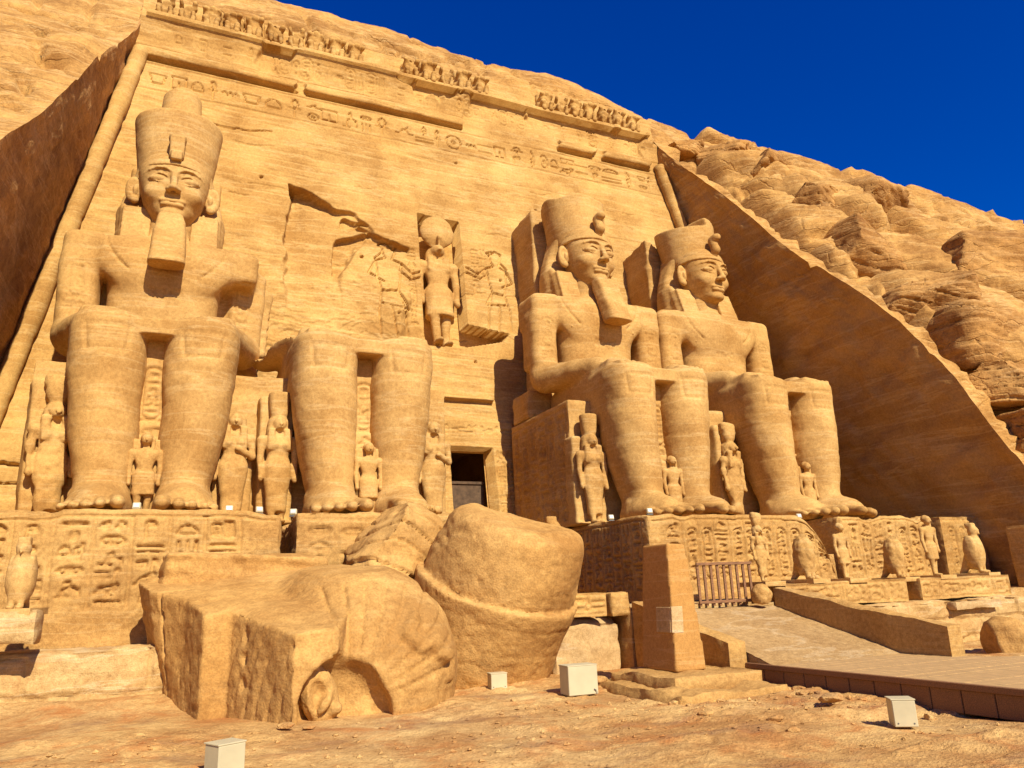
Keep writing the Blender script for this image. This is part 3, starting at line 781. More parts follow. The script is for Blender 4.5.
# door leaf in the doorway
rm = [(-3, 1.75, -3.6), (4.2, 1.75, -3.6), (4.2, 14, -3.6), (-3, 14, -3.6), (-3, 1.75, 6), (4.2, 1.75, 6), (4.2, 14, 6), (-3, 14, 6)]
MB().put(rm, [(0, 1, 2, 3), (7, 6, 5, 4), (2, 6, 7, 3), (1, 5, 6, 2), (0, 3, 7, 4)]).build('inner_room', 'facade', fac)
d_ = MB().box((.55, 2.0, .9), (1.17, .06, 2.0), .02).box((.55, 1.92, 2.9), (1.17, .06, .07), .01)
d_.build('door', 'darkwood', fac)
# row of baboons under the brow of the cliff
def baboon(cut_=None):
    F = Field((-.6, -.6, -.05), (.6, .5, 1.75), .05)
    F.add(ell((0, .05, .55), (.38, .36, .55))).add(ell((0, -.02, 1.0), (.36, .30, .36)), .15)
    F.add(ell((0, -.08, 1.30), (.27, .27, .27)), .15).add(ell((0, -.30, 1.24), (.14, .15, .13)), .12)
    F.add(box((0, .25, .75), (.5, .22, .8), .15), .1)
    if cut_: F.cut(lambda X, Y, Z: Z-cut_-.15*np.sin(6*X+cut_*9)+.2*Y)
    for s in (-1, 1):
        F.add(cap((s*.30, -.1, 1.0), (s*.32, -.34, 1.22), .13, .11), .12)
        F.add(cap((s*.22, -.12, .35), (s*.26, -.40, .55), .17, .13), .08).add(cap((s*.26, -.40, .55), (s*.22, -.36, .08), .12, .12), .05)
    return F.mesh()
bvar = []
for k in range(4):
    BV, BQ = baboon([None, None, 1.1, .8][k])
    V = weather(BV, BQ, .06, 2.2, .02, 200+k*7)
    bvar.append(mesh_from('baboon', V, BQ)); bvar[-1].materials.append(MAT['facade'])
rb = random.Random(5)
for i in range(27):
    x = -15.4+i*1.16
    if i in (10, 11, 17, 18, 19): continue
    k = rb.choice([0, 1, 1, 2, 3])
    o = link('baboon', bvar[k], None, fac, (x+rb.uniform(-.08, .08), LEAN*28.3-.12, 28.22), (0, 0, rb.uniform(-.15, .15)))
    o.scale = (1.12, 1.1, rb.uniform(.95, 1.08))

# ================================================================== THE COLOSSI
PED = 0.0
def sx_(p, s): return (p[0]*s, p[1], p[2])
def legs_field(lo, hi, h):
    F = Field(lo, hi, h)
    for s in (-1, 1):
        zs = [0, .5, .95, 1.6, 2.5, 3.3, 4.3, 5.2, 6.1, 6.9]
        F.add(loft(zs, [s*c for c in (1.18,1.18,1.18,1.22,1.30,1.36,1.42,1.45,1.46,1.46)], [-7.45,-7.45,-7.35,-7.25,-7.15,-7.1,-7.1,-7.1,-7.15,-7.2],
                   [.88,.82,.80,.89,1.0,1.07,1.13,1.17,1.18,1.12], [1.0,.95,.92,1.02,1.16,1.22,1.22,1.26,1.28,1.22], 2.7, .34), 0)
        F.add(box((s*1.47, -4.75, 5.68), (1.15, 2.95, 1.22), .45), .15)
        F.add(cap((s*1.22, -8.05, 1.0), (s*1.42, -8.10, 5.0), .28, .30), .7)          # shin bone
        F.add(ell((s*1.22, -8.0, .34), (.95, 1.75, .60)), .3)
        F.add(cap((s*1.18, -7.6, .75), (s*1.22, -9.2, .42), .70, .46), .35)
        F.add(ell((s*1.18+s*.78, -7.5, .75), (.16, .28, .26)), .1)                      # ankle bone
        tx = [.58, 1.03, 1.40, 1.74, 2.05]; ty_ = [-10.72, -10.66, -10.45, -10.2, -9.9]; tr_ = [.215, .175, .165, .155, .145]
        for a, b, r_ in zip(tx, ty_, tr_):
            F.add(cap((s*(a*.75+.3), b+1.7, .46), (s*a, b+r_+.15, r_+.04), r_+.05, r_), .03)
            F.add(ell((s*a, b+r_+.1, r_+.05), (r_*1.04, r_*1.4, r_*1.02)), .05)
    F.add(box((0, -4.7, 6.42), (.8, 3.5, .30), .06), .08)                                 # kilt between the thighs
    F.sub(box((0, -9, -1.02), (6, 6, 1.0), .01))
    return F
def arm_parts(F, s, upper=True):
    if upper:
        F.add(box((s*3.0, -2.1, 11.0), (.82, 1.0, .95), .40), .2)
        F.add(cap((s*3.08, -2.2, 10.7), (s*3.14, -2.55, 7.75), .74, .68), .2)
        F.add(box((s*3.12, -2.25, 9.5), (.70, .88, 1.6), .45), .15)
    F.add(cap((s*3.08, -2.7, 7.45), (s*2.15, -6.0, 7.22), .74, .46), .35)
    F.add(box((s*1.75, -6.75, 7.02), (.62, .85, .22), .2, (0, 0, s*.12)), .3)
    for i in range(4):
        x = 1.30+.30*i
        F.add(cap((s*x, -7.0, 6.98), (s*(x-.04), -8.15+.06*abs(i-1.5), 6.84), .15, .125), .03)
    F.add(cap((s*1.15, -6.5, 7.0), (s*1.0, -7.3, 6.92), .17, .14), .08)
def torso_parts(F):
    F.add(loft([5.9, 7.0, 8.0, 9.0, 10.0, 10.8, 11.5, 12.2], 0, [-2.0,-2.1,-2.15,-2.15,-2.1,-2.05,-1.95,-1.8],
               [2.2,2.12,2.06,2.08,2.16,2.3,2.5,1.7], [1.6,1.4,1.28,1.25,1.4,1.45,1.25,.85], 2.4, .3), .35)
    for s in (-1, 1):
        F.add(box((s*1.7, -2.0, 11.28), (1.9, 1.05, .74), .40, (0, s*.07, 0)), .35)
        F.add(ell((s*1.15, -3.1, 10.55), (1.15, .34, .80)), .5)
    F.add(box((0, -2.15, 11.0), (2.6, 1.14, .75), .45), .3)
    F.sub(ell((0, -3.5, 7.75), (.14, .14, .14)), .05)
    F.add(box((0, -2.4, 7.05), (2.2, 1.25, .22), .12), .06)                             # belt
    F.add(cap((0, -1.75, 11.6), (0, -1.75, 13.4), 1.0, .95), .3)
    F.add(box((0, -.4, 9.0), (2.6, 1.3, 3.2), .2), .2)                                  # stone left behind the back
LO, HI, HB = (-4.2, -11.2, -.12), (4.2, .6, 13.5), .07
armrel = Relief(-4.2, 7.0, 140, 90, .06)
_r = random.Random(3)
for s in (-1, 1):
    armrel.cartouche(s*3.1-.32, 9.0, 10.5, .60, .05, .055, _r); armrel.row(s*3.1-.4, s*3.1+.45, 8.4, .42, .05, .045, _r)
armrel.row(-.55, .55, 9.25, .35, .05, .06, _r)
def carve_arm(V, N):
    d = np.zeros(len(V))
    m = (N[:, 1] < -.3) & (V[:, 2] > 8.3) & (V[:, 2] < 10.9)
    x = (V[m, 0]+4.2)/.06; z = (V[m, 2]-7.0)/.06
    i = np.clip(x.astype(int), 0, 138); j = np.clip(z.astype(int), 0, 88)
    d[m] = armrel.A[i, j]
    # lappet and collar lines on the chest
    m2 = (N[:, 1] < -.2) & (np.abs(V[:, 0]) < 2.6) & (V[:, 2] > 10.0) & (V[:, 2] < 12.2)
    r_ = np.hypot(V[:, 0]/1.0, (V[:, 2]-12.3)/1.05)
    d -= np.where(m2 & (np.abs(V[:, 0]) > 1.35), .09*np.exp(-((r_-2.35)/.045)**2), 0)
    # incised outline of the knee caps
    kx = np.abs(np.abs(V[:, 0])-1.46); kz = V[:, 2]-5.85
    kd = np.maximum(kx-(.62+.10*kz), np.abs(kz)-.42)
    d -= np.where((N[:, 1] < -.5) & (V[:, 1] < -7.6), .05*np.exp(-(kd/.06)**2), 0)
    # fine horizontal weathering lines of the shins
    m3 = (V[:, 2] < 6.5)
    zz = V[:, 2]*1.9+.25*fbm(V[:, 0]*.3, V[:, 1]*.3, V[:, 2]*.3, 2, 9)
    d -= np.where(m3, .012*np.exp(-(((zz % 1.0)-.5)/.05)**2)*(vnoise(np.floor(zz), V[:, 0]*.5, V[:, 1]*.4, 15) > -.1), 0)
    return d
FB = legs_field(LO, HI, HB); torso_parts(FB)
for s in (-1, 1): arm_parts(FB, s)
V0, Q0 = FB.mesh()
body_full = mesh_from('body', weather(V0, Q0, .045, .8, .008, 301, carve_arm), Q0); body_full.materials.append(MAT['statue'])
body_alt = mesh_from('body', weather(V0, Q0, .06, .7, .012, 351, carve_arm), Q0); body_alt.materials.append(MAT['statue'])
# first colossus: one upper arm broken off
FB = legs_field(LO, HI, HB); torso_parts(FB)
arm_parts(FB, -1); arm_parts(FB, 1, False)
FB.add(ell((2.5, -1.9, 11.4), (.85, .9, .75)), .4)
FB.add(box((3.05, -1.0, 9.0), (.75, .9, 2.6), .3, (0, .06, .3)), .3)
V1, Q1 = FB.mesh()
body_broken = mesh_from('body', weather(V1, Q1, .045, .8, .008, 311, carve_arm), Q1); body_broken.materials.append(MAT['statue'])
# second colossus: only the lap and legs remain
FB = legs_field((-4.2, -11.2, -.12), (4.2, .6, 8.6), HB)
for s in (-1, 1): arm_parts(FB, s, False)
FB.add(loft([5.9, 6.6, 7.2, 7.8], 0, -1.9, [2.5, 2.4, 2.2, 1.6], [1.7, 1.6, 1.4, 1.0], 2.3, .2), .3)
FB.sub(ell((2.9, -2.6, 7.9), (1.5, 2.5, .95)), .15)
FB.cut(lambda X, Y, Z: (Z-7.15-.35*np.sin(X*1.7+1)*np.cos(Y*1.1)-.25*np.maximum(0, Y+4))*.8)
V2, Q2 = FB.mesh()
body_legs = mesh_from('body', weather(V2, Q2, .05, .8, .008, 321, carve_arm), Q2); body_legs.materials.append(MAT['statue'])

# ---- head with face
def head_mesh(seed):
    F = Field((-2.0, -3.5, 12.1), (2.0, .2, 16.3), .036)
    zs = [12.86, 13.05, 13.35, 13.7, 14.1, 14.5, 14.9, 15.3, 15.7, 16.1]
    rx = [.40, .62, .86, 1.02, 1.15, 1.24, 1.30, 1.31, 1.22, .95]
    fr = [-2.48, -2.58, -2.64, -2.68, -2.74, -2.76, -2.78, -2.72, -2.55, -2.2]
    F.add(loft(zs, 0, [(f-.35)/2 for f in fr], rx, [(-.35-f)/2 for f in fr], 2.25, .15))
    F.add(cap((0, -1.2, 12.1), (0, -1.3, 13.5), .85, .85), .2)
    F.add(ell((0, -2.46, 13.10), (.42, .30, .22)), .2)
    for s in (-1, 1):
        F.add(ell((s*.66, -2.36, 14.02), (.36, .30, .30)), .3)
        F.sub(ell((s*.53, -2.92, 14.60), (.43, .26, .22)), .10)
        F.add(ell((s*.54, -2.55, 14.58), (.37, .19, .175)), .01)
        for pts, r_, k in (([(.13, -2.80, 14.88), (.35, -2.83, 14.99), (.62, -2.74, 15.01), (.90, -2.52, 14.95), (1.08, -2.26, 14.88)], .045, .05),
                           ([(.13, -2.68, 14.55), (.30, -2.74, 14.71), (.54, -2.735, 14.77), (.76, -2.64, 14.70), (.93, -2.46, 14.58)], .034, .012),
                           ([(.13, -2.68, 14.53), (.32, -2.72, 14.42), (.56, -2.71, 14.39), (.78, -2.60, 14.47), (.92, -2.46, 14.56)], .026, .012)):
            for a, b in zip(pts[:-1], pts[1:]): F.add(cap(sx_(a, s), sx_(b, s), r_, r_), k)
        F.add(ell((s*.17, -2.88, 14.02), (.13, .17, .11)), .06)
        F.sub(ell((s*.12, -3.0, 13.92), (.06, .09, .05)), .03)
        F.add(ell((s*.17, -2.64, 13.62), (.29, .15, .085)), .12)
        # ear
        F.add(ell((s*1.48, -1.50, 14.50), (.30, .16, .58)), .06)
        F.sub(ell((s*1.50, -1.70, 14.58), (.18, .14, .40)), .04)
        F.add(ell((s*1.40, -1.62, 14.45), (.10, .10, .22)), .04)
        F.add(ell((s*1.42, -1.56, 14.02), (.17, .14, .17)), .05)
    F.add(cap((0, -2.74, 14.86), (0, -3.02, 14.10), .105, .135), .12)
    F.add(ell((0, -3.02, 14.05), (.15, .15, .11)), .06)
    F.add(ell((0, -2.65, 13.45), (.42, .15, .095)), .10)
    F.sub(ell((0, -2.90, 13.545), (.44, .17, .016)), .02)
    F.sub(ell((0, -2.92, 13.28), (.34, .14, .05)), .08)
    V, Q = F.mesh()
    me = mesh_from('head', weather(V, Q, .012, 1.5, .004, seed), Q); me.materials.append(MAT['statue'])
    return me
HEAD = head_mesh(401)
def headdress_mesh(seed):
    F = Field((-2.6, -3.6, 9.7), (2.6, .9, 16.3), .06)
    F.add(loft([11.6, 12.4, 13.2, 14.0, 14.8, 15.5, 16.1], 0, [-.9,-.95,-.95,-.95,-.95,-1.0,-1.1], [1.85,2.08,2.16,2.10,1.90,1.62,1.42], [.75,.75,.68,.62,.62,.9,1.2], 4.5, .08))
    G = Field((-1.7, -3.2, 14.8), (1.7, .2, 16.4), .05)
    G.add(ell((0, -1.5, 14.80), (1.49, 1.50, 1.46)))
    G.cut(lambda X, Y, Z: 15.26-.06*(Y+3)-Z)
    GV, GQ = G.mesh(); GV[:, 1] -= .5*sstep(.5, -1.2, GV[:, 1])
    for s in (-1, 1):
        F.add(box((s*1.32, -2.62, 11.85), (.56, .17, 1.9), .06, (-.33, 0, 0)), .2)
        F.add(box((s*1.55, -1.55, 12.9), (.45, .5, 1.0), .15, (-.3, 0, 0)), .3)
    V, Q = F.mesh(); Q = np.concatenate([Q, GQ+len(V)]); V = np.concatenate([V, GV])
    def strip(V, N):
        z = V[:, 2]*3.4
        return -.008*np.exp(-(((z % 1)-.5)/.12)**2)*(V[:, 2] < 15)
    me = mesh_from('headdress', weather(V, Q, .03, 1.2, .015, seed, strip), Q); me.materials.append(MAT['statue'])
    return me
NEM = headdress_mesh(411)
def crown_mesh(kind, seed):
    F = Field((-2.2, -3.3, 15.2), (2.2, 1.3, 21.0), .06)
    top = {'full': 18.45, 'tall': 18.5, 'short': 18.3}[kind]
    F.add(loft([15.3, 16.2, 17.2, 18.0, top], 0, [-1.25,-1.2,-1.1,-1.0,-.9], [1.50,1.60,1.72,1.80,1.86], [1.50,1.58,1.66,1.72,1.78], 2.1, .12))
    if kind == 'full':
        F.add(loft([18.2, 19.2, 20.1, 20.9], 0, -.8, [.90, .86, .82, .74], [.90, .86, .82, .7], 2.2, .12), .12)
        F.cut(lambda X, Y, Z: Z-20.25-.10*np.sin(3.2*X+1)-.08*np.cos(3*Y))
    if kind == 'tall':
        F.cut(lambda X, Y, Z: Z-18.15-.10*X-.16*np.sin(2.1*X+Y)+.10*np.cos(3.1*Y))
    if kind == 'short':
        F.sub(box((-1.3, -1.0, 18.3), (1.0, 2.4, .55), .1, (.1, -.2, .2)), .1)
        F.cut(lambda X, Y, Z: Z-18.2-.18*np.sin(2.6*X+2*Y))
    V, Q = F.mesh()
    me = mesh_from('crown', weather(V, Q, .03, .8, .0, seed), Q); me.materials.append(MAT['statue'])
    return me
def uraeus_mesh(broken):
    F = Field((-.5, -3.9, 15.1), (.5, -2.0, 17.2), .045)
    if not broken:
        F.add(box((0, -2.95, 16.15), (.30, .22, .52), .08, (.12, 0, 0))).add(box((0, -3.0, 15.65), (.22, .30, .22), .07), .08)
        F.add(box((0, -2.8, 16.6), (.34, .26, .16), .08), .1)
    else:
        F.add(cap((0, -2.75, 15.5), (0, -3.05, 15.9), .20, .24)).add(cap((0, -3.05, 15.9), (0, -2.85, 16.5), .24, .26), .1).add(ell((0, -3.1, 16.6), (.24, .34, .24)), .1)
    V, Q = F.mesh(); me = mesh_from('uraeus', weather(V, Q, .02, 2, 0, 7), Q); me.materials.append(MAT['statue']); return me
UR, UR2 = uraeus_mesh(False), uraeus_mesh(True)
def beard_mesh():
    F = Field((-1.0, -5.2, 10.0), (1.0, -2.0, 13.4), .055)
    zs = [10.45, 11.2, 12.0, 12.7, 13.2]
    F.add(loft(zs, 0, [-3.85,-3.58,-3.25,-2.92,-2.68], [.68,.66,.62,.55,.46], [.50,.50,.48,.46,.36], 4, .08))
    V, Q = F.mesh(); me = mesh_from('beard', weather(V, Q, .025, 1.6, .01, 17), Q); me.materials.append(MAT['statue']); return me
BEARD = beard_mesh()

def throne(name, parent, cx, seed, glyph_left=True):
    hgt, dp = 5.6, 6.2
    rl = relief_for(dp, hgt, .06); q = random.Random(seed)
    for u in np.arange(.35, dp-.9, .95):
        rl.column(u, .3, hgt-.5, .68, .06, .10, q); rl.line([(u+.82, .2), (u+.82, hgt-.3)], .04, .07)
    rl.line([(.2, hgt-.3), (dp-.3, hgt-.3)], .05, .08)
    return carved_block(name, -3.75, 3.75, -5.9, .3, -.02, hgt, .07, 'statue', parent, None, rl if glyph_left else None, .03, seed)
def between_panel(parent, seed):
    rl = relief_for(.84, 6.2, .05); q = random.Random(seed)
    rl.cartouche(.11, 3.4, 5.2, .62, .055, .10, q); rl.column(.2, 1.0, 3.2, .56, .05, .09, q)
    return carved_block('inscribed_panel', -.42, .42, -7.35, -5.8, -.02, 6.2, .05, 'statue', parent, rl, None, .02, seed)
def rough_block(name, c, half, parent, mat='statue', rot=None, amp=.16, seed=1, h=.1, r=.2):
    F = Field(np.array(c)-np.array(half)*1.3-.5, np.array(c)+np.array(half)*1.3+.5, h)
    F.add(box(c, half, r, rot))
    V, Q = F.mesh(); V = weather(V, Q, amp, .7, .04, seed)
    return link(name, mesh_from(name, V, Q), mat, parent)
colossi = {}
def colossus(ix, x, label, body, crown, ur, beard, seed, extra=None):
    t = thing('colossus', (x, 0, 0), label, 'statue', 'four colossal seated kings of the temple front')
    link('body', body, None, t)
    throne('throne', t, x, seed)
    between_panel(t, seed+1)
    if crown:
        h_ = link('head', HEAD, None, t); h_.location = (0, -.42, -.55); h_.scale = (1.06, 1.06, 1.04); link('headdress', NEM, None, t)
        c = link('crown', crown_mesh(crown, seed+2), None, t)
        u_ = link('uraeus', ur, None, c); u_.location = (0, -.3, 0)
        if beard: b_ = link('beard', BEARD, None, t); b_.location = (0, -.36, -.13)
        if ix >= 3:                     # the two kings beyond the door look slightly outward
            a_ = R(8)
            for c_ in list(t.children):
                if c_.name.split('.')[0] in ('head', 'crown', 'beard'):
                    l0 = Vector(c_.location)-Vector((0, -1.3, 0))
                    c_.rotation_euler = (0, 0, a_)
                    c_.location = Matrix.Rotation(a_, 3, 'Z')@l0+Vector((0, -1.3, 0))
        w_ = 2.05 if crown != 'full' else 2.0
        hgt = 18.5 if crown == 'tall' else (18.0 if crown == 'short' else 17.6)
        f0 = .1 if crown != 'full' else 1.6
        F = Field((-2.9, -1.0, 11.0), (2.9, 4.6, 20.4), .11)
        F.add(box((0, f0+1.9, (11.2+hgt)/2), (w_, 1.9, (hgt-11.2)/2), .15))
        if crown != 'full':
            F.cut(lambda X, Y, Z: Z-hgt+.5+.5*np.sin(X*1.2+seed)+.25*Y*.5)
        sdf_obj(F, 'back_pillar', 'statue', t, amp=.09, sc=.7, strata=.04, seed=seed+3)
    colossi[ix] = t
    return t
colossus(1, -14.08, 'leftmost seated king with tall double crown, long square beard and one broken arm', body_broken, 'full', UR, True, 501)
colossus(2, -6.87, 'broken seated king with only lap and legs left, above the fallen blocks', body_legs, None, None, False, 521)
colossus(3, 6.39, 'bearded seated king right of the doorway, his crown broken flat on top', body_full, 'tall', UR2, True, 541)
colossus(4, 14.06, 'beardless seated king next to the shaded rock wall, his crown notched', body_alt, 'short', UR2, False, 561)
# broken stone left standing behind the first king's missing arm
rough_block('broken_stub', (3.3, .2, 9.5), (.9, 1.2, 1.6), colossi[1], 'statue', (0, .1, .2), .2, 591)
# repaired stonework at the flank of the third throne
mb = carved_block('flank_wall', -3.7, -1.6, -1.9, .2, 5.6, 7.1, .08, 'statue', colossi[3], None, None, .06, 595)

# ================================================================== SMALLER STANDING FIGURES
def standing(kind, seed, h=.0125):
    F = Field((-.24, -.24, -.01), (.24, .16, 1.03), h)
    top = .80 if kind in ('queen', 'worn') else 1.0     # height of the top of the head
    k = top/1.0
    def P(x, y, z): return (x*k, y*k, z*k)
    adv = .05
    for s, yo in ((-1, -adv), (1, .01)):
        F.add(cap(P(s*.045, yo*.9, .03), P(s*.055, yo*.7, .27), .032*k, .043*k), .01)
        F.add(cap(P(s*.055, yo*.7, .27), P(s*.06, 0, .50), .045*k, .066*k), .02)
        F.add(ell(P(s*.05, yo-.045, .015), (.034*k, .085*k, .024*k)), .012)
    if kind in ('queen', 'princess', 'worn'):
        F.add(loft([.10*k, .28*k, .42*k, .52*k, .60*k], 0, [-.01*k]*5, [.085*k,.095*k,.118*k,.125*k,.095*k], [.06*k,.062*k,.072*k,.075*k,.06*k], 2.3, .01), .02)
        for s in (-1, 1): F.add(ell(P(s*.052, -.065, .715), (.036*k, .034*k, .034*k)), .02)
    else:
        F.add(loft([.27*k, .36*k, .45*k, .53*k], 0, [-.01*k]*4, [.125*k,.12*k,.118*k,.10*k], [.085*k,.08*k,.078*k,.065*k], 2.3, .01), .015)
        F.add(box(P(0, -.08, .38), (.04*k, .012*k, .11*k), .008), .01)
    F.add(loft([.50*k, .58*k, .66*k, .75*k, .82*k], 0, 0, [.10*k,.085*k,.105*k,.13*k,.09*k], [.065*k,.058*k,.068*k,.07*k,.05*k], 2.2, .015), .025)
    for s in (-1, 1):
        F.add(ell(P(s*.145, 0, .77), (.045*k, .045*k, .045*k)), .03)
        if kind == 'princess' and s > 0:
            F.add(cap(P(s*.15, 0, .76), P(s*.16, -.02, .60), .034*k, .03*k), .015); F.add(cap(P(s*.16, -.02, .60), P(.03, -.085, .66), .03*k, .024*k), .015)
        else:
            F.add(cap(P(s*.152, 0, .76), P(s*.162, .0, .59), .036*k, .031*k), .015); F.add(cap(P(s*.162, 0, .59), P(s*.155, -.03, .43), .031*k, .024*k), .015)
            F.add(ell(P(s*.155, -.035, .405), (.026*k, .032*k, .034*k)), .01)
    F.add(cap(P(0, 0, .80), P(0, -.005, .86), .038*k, .036*k), .02)
    if kind == 'falcon_god':
        F.add(ell(P(0, -.03, .90), (.062*k, .075*k, .060*k)), .02)
        F.add(cap(P(0, -.09, .895), P(0, -.125, .872), .024*k, .008*k), .015)
        F.add(loft([.76*k, .82*k, .90*k, .955*k], 0, .012*k, [.095*k,.098*k,.088*k,.06*k], [.05*k,.055*k,.06*k,.05*k], 2.4, .01), .01)
        for s in (-1, 1): F.add(box(P(s*.07, -.055, .765), (.028*k, .016*k, .075*k), .01), .01)
    else:
        F.add(ell(P(0, -.035, .925), (.060*k, .066*k, .076*k)), .015)
        F.add(cap(P(0, -.096, .93), P(0, -.110, .905), .008*k, .014*k), .008)
        F.add(ell(P(0, -.092, .882), (.022*k, .012*k, .008*k)), .004)
        for s in (-1, 1): F.sub(ell(P(s*.026, -.100, .937), (.018*k, .014*k, .009*k)), .006)
        if kind in ('queen', 'worn', 'princess'):
            F.add(loft([.70*k, .80*k, .90*k, .985*k, 1.005*k], 0, .022*k, [.105*k,.11*k,.10*k,.08*k,.06*k], [.05*k,.058*k,.066*k,.066*k,.05*k], 2.6, .012), .008)
            for s in (-1, 1): F.add(box(P(s*.075, -.05, .77), (.032*k, .026*k, .105*k), .012), .012)
        else:
            F.add(ell(P(0, .01, .95), (.068*k, .07*k, .066*k)), .006); F.add(box(P(.07, .0, .86), (.018*k, .03*k, .09*k), .01), .01)
    if kind in ('queen', 'worn'):
        F.add(loft([.80, .86, .93, .99], 0, .012, [.066,.072,.078,.08], [.055,.06,.062,.064], 2.6, .01), .006)
    if kind == 'worn':
        F.cut(lambda X, Y, Z: Z-.96-.03*np.sin(12*X+2))
    V, Q = F.mesh()
    rough = {'worn': .010}.get(kind, .004)
    V = weather(V, Q, rough, 14, .0, seed)
    return V, Q
def figure_mesh(kind, seed):
    V, Q = standing(kind, seed); me = mesh_from('figure', V, Q); me.materials.append(MAT['statue']); return me
FIG = {k: figure_mesh(k, 600+i) for i, k in enumerate(('queen', 'princess', 'prince', 'worn', 'falcon_god'))}
SLAB = {}
def slab_mesh(kind, wide, high):
    F = Field((-wide-.1, -.05, -.03), (wide+.1, .3, high+.06), .022)
    F.add(box((0, .13, high/2), (wide, .085, high/2), .02)); F.add(box((0, -.0, .012), (wide, .25, .016), .006))
    V, Q = F.mesh(); me = mesh_from('back_slab', weather(V, Q, .008, 7, .006, 77), Q); me.materials.append(MAT['statue']); return me
def small_statue(name, kind, x, y, H, label, slab=(.17, .96), rz=0.0, z=0.0):
    t = thing(name, (x, y, z), label, 'statue', 'small standing figures at the legs of the colossi', rz)
    f = link('figure', FIG[kind], None, t); f.scale = (H, H, H); f.location = (0, 0, .02)
    if slab:
        if slab not in SLAB: SLAB[slab] = slab_mesh(kind, *slab)
        s_ = link('back_slab', SLAB[slab], None, t); s_.scale = (H, H, H)
    return t
X1, X2, X3, X4 = -14.08, -6.87, 6.39, 14.06
small_statue('queen_statue', 'worn', X1-2.85, -6.3, 5.0, 'worn standing figure carved on a tall slab outside the left leg of the leftmost king', (.15, .98), .25)
small_statue('prince_statue', 'prince', X1-.02, -8.0, 2.75, 'small standing prince between the shins of the crowned king at far left', (.17, .95))
small_statue('queen_statue', 'princess', X1+2.75, -6.6, 3.9, 'slim standing figure with one bent arm, right of the right leg of the leftmost king', (.17, .7))
small_statue('queen_statue', 'queen', X2-2.95, -6.6, 4.85, 'tall-crowned queen with long wig standing left of the broken pair of legs', (.13, .97), .1)
small_statue('prince_statue', 'prince', X2+.05, -8.0, 2.75, 'small standing figure between the shins of the broken king without upper body', (.18, .95))
small_statue('queen_statue', 'princess', X2+2.95, -6.6, 4.0, 'standing figure half hidden right of the broken legs, beside the dark doorway', (.15, .9))
small_statue('queen_statue', 'queen', X3-3.05, -6.5, 4.85, 'full queen with square wig and crown standing below the bearded king right of the door', (.16, .80), -.0)
small_statue('prince_statue', 'prince', X3+.05, -8.0, 2.75, 'small standing prince between the shins of the bearded king right of the door', (.16, .95))
small_statue('queen_statue', 'worn', X4-3.4, -6.9, 4.75, 'weathered queen on a slab between the two right-hand kings', (.13, .98), .15)
small_statue('prince_statue', 'prince', X4+.05, -8.0, 2.75, 'small standing prince between the shins of the beardless king by the shaded wall', (.16, .95))
# the falcon-headed god in the niche
t = thing('god_statue', (-.42, 2.25, 10.2), 'falcon-headed god with a large sun disc standing in the niche above the doorway', 'statue')
f = link('figure', FIG['falcon_god'], None, t); f.scale = (6.6, 6.6, 6.6); f.rotation_euler = (-.12, 0, 0)
F = Field((-1.3, -.7, -1.3), (1.3, .7, 1.3), .06); F.add(ell((0, 0, 0), (1.02, .34, 1.02))); F.add(cap((0, -.3, -.95), (0, -.42, -.45), .1, .14), .08)
sdf_obj(F, 'sun_disc', 'statue', t, (0, .5, 7.1), amp=.02)
# ================================================================== PEDESTALS AND TERRACE
def glyph_panel(w_, h_, seed, colw=1.05, top=True, sw=.075, dep=.13, u_from=.4, u_to=None, v0=.3):
    rl = relief_for(w_, h_, .05); q = random.Random(seed)
    for u in np.arange(u_from, (u_to or w_)-colw*.8, colw*1.12):
        if q.random() < .3: rl.cartouche(u+.1, v0+.1, h_-.55, colw*.7, sw, dep, q)
        else: rl.column(u, v0, h_-.3, colw*.78, sw, dep, q)
        rl.line([(u+colw*.95, v0), (u+colw*.95, h_-.2)], .045, dep*.6)
    if top: rl.line([(.2, h_-.2), (w_-.2, h_-.2)], .05, dep*.7)
    return rl
GP = 'carved plinths under the colossi'
def chipped(seed, a=.25):
    return lambda x, y: a*np.maximum(0, fbm(x*.7, y*.7, x*0, 4, seed)-.1)
p = carved_block('pedestal', -21.5, -10.15, -11.0, -1, -3.75, 0, .04, 'pedestal', None, glyph_panel(11.35, 3.75, 31, .85, True, .045, .115, 2.7, 10.8, 1.1), None, .04, 701, chipped(702))
tag(p, 'long plinth with large carved hieroglyphs under the leftmost king', 'plinth', GP)
p = carved_block('pedestal', -9.75, -2.6, -10.9, -1, -3.75, -.03, .06, 'pedestal', None, glyph_panel(7.1, 3.7, 33, .9, True, .055, .11), glyph_panel(9.9, 3.7, 34, 1.0, True, .055, .11), .05, 711, chipped(712, .4))
tag(p, 'plinth under the broken legs, partly hidden by the fallen blocks', 'plinth', GP)
p = carved_block('pedestal', 2.95, 12.1, -10.95, -.6, -3.2, -.01, .037, 'pedestal', None, glyph_panel(9.1, 3.2, 35, .66, True, .042, .12, .9, None, .7), glyph_panel(10.3, 3.2, 36, .66, True, .042, .12), .035, 721,
                 lambda x, y: 2.9*np.clip((x-10.2)/1.9, 0, 1)**2.4*sstep(-8.5, -10, y)+.2*np.maximum(0, fbm(x*.7, y*.7, x*0, 4, 722)))
tag(p, 'sharp-cornered plinth covered in hieroglyphs under the bearded king right of the door', 'plinth', GP)
p = carved_block('pedestal', 12.6, 18.1, -10.9, -.6, -3.2, -.04, .037, 'pedestal', None, glyph_panel(5.5, 3.2, 37, .66, True, .042, .12, .5, None, .7), None, .05, 731, chipped(732, .3))
tag(p, 'plinth with carved front below the feet of the beardless king', 'plinth', GP)
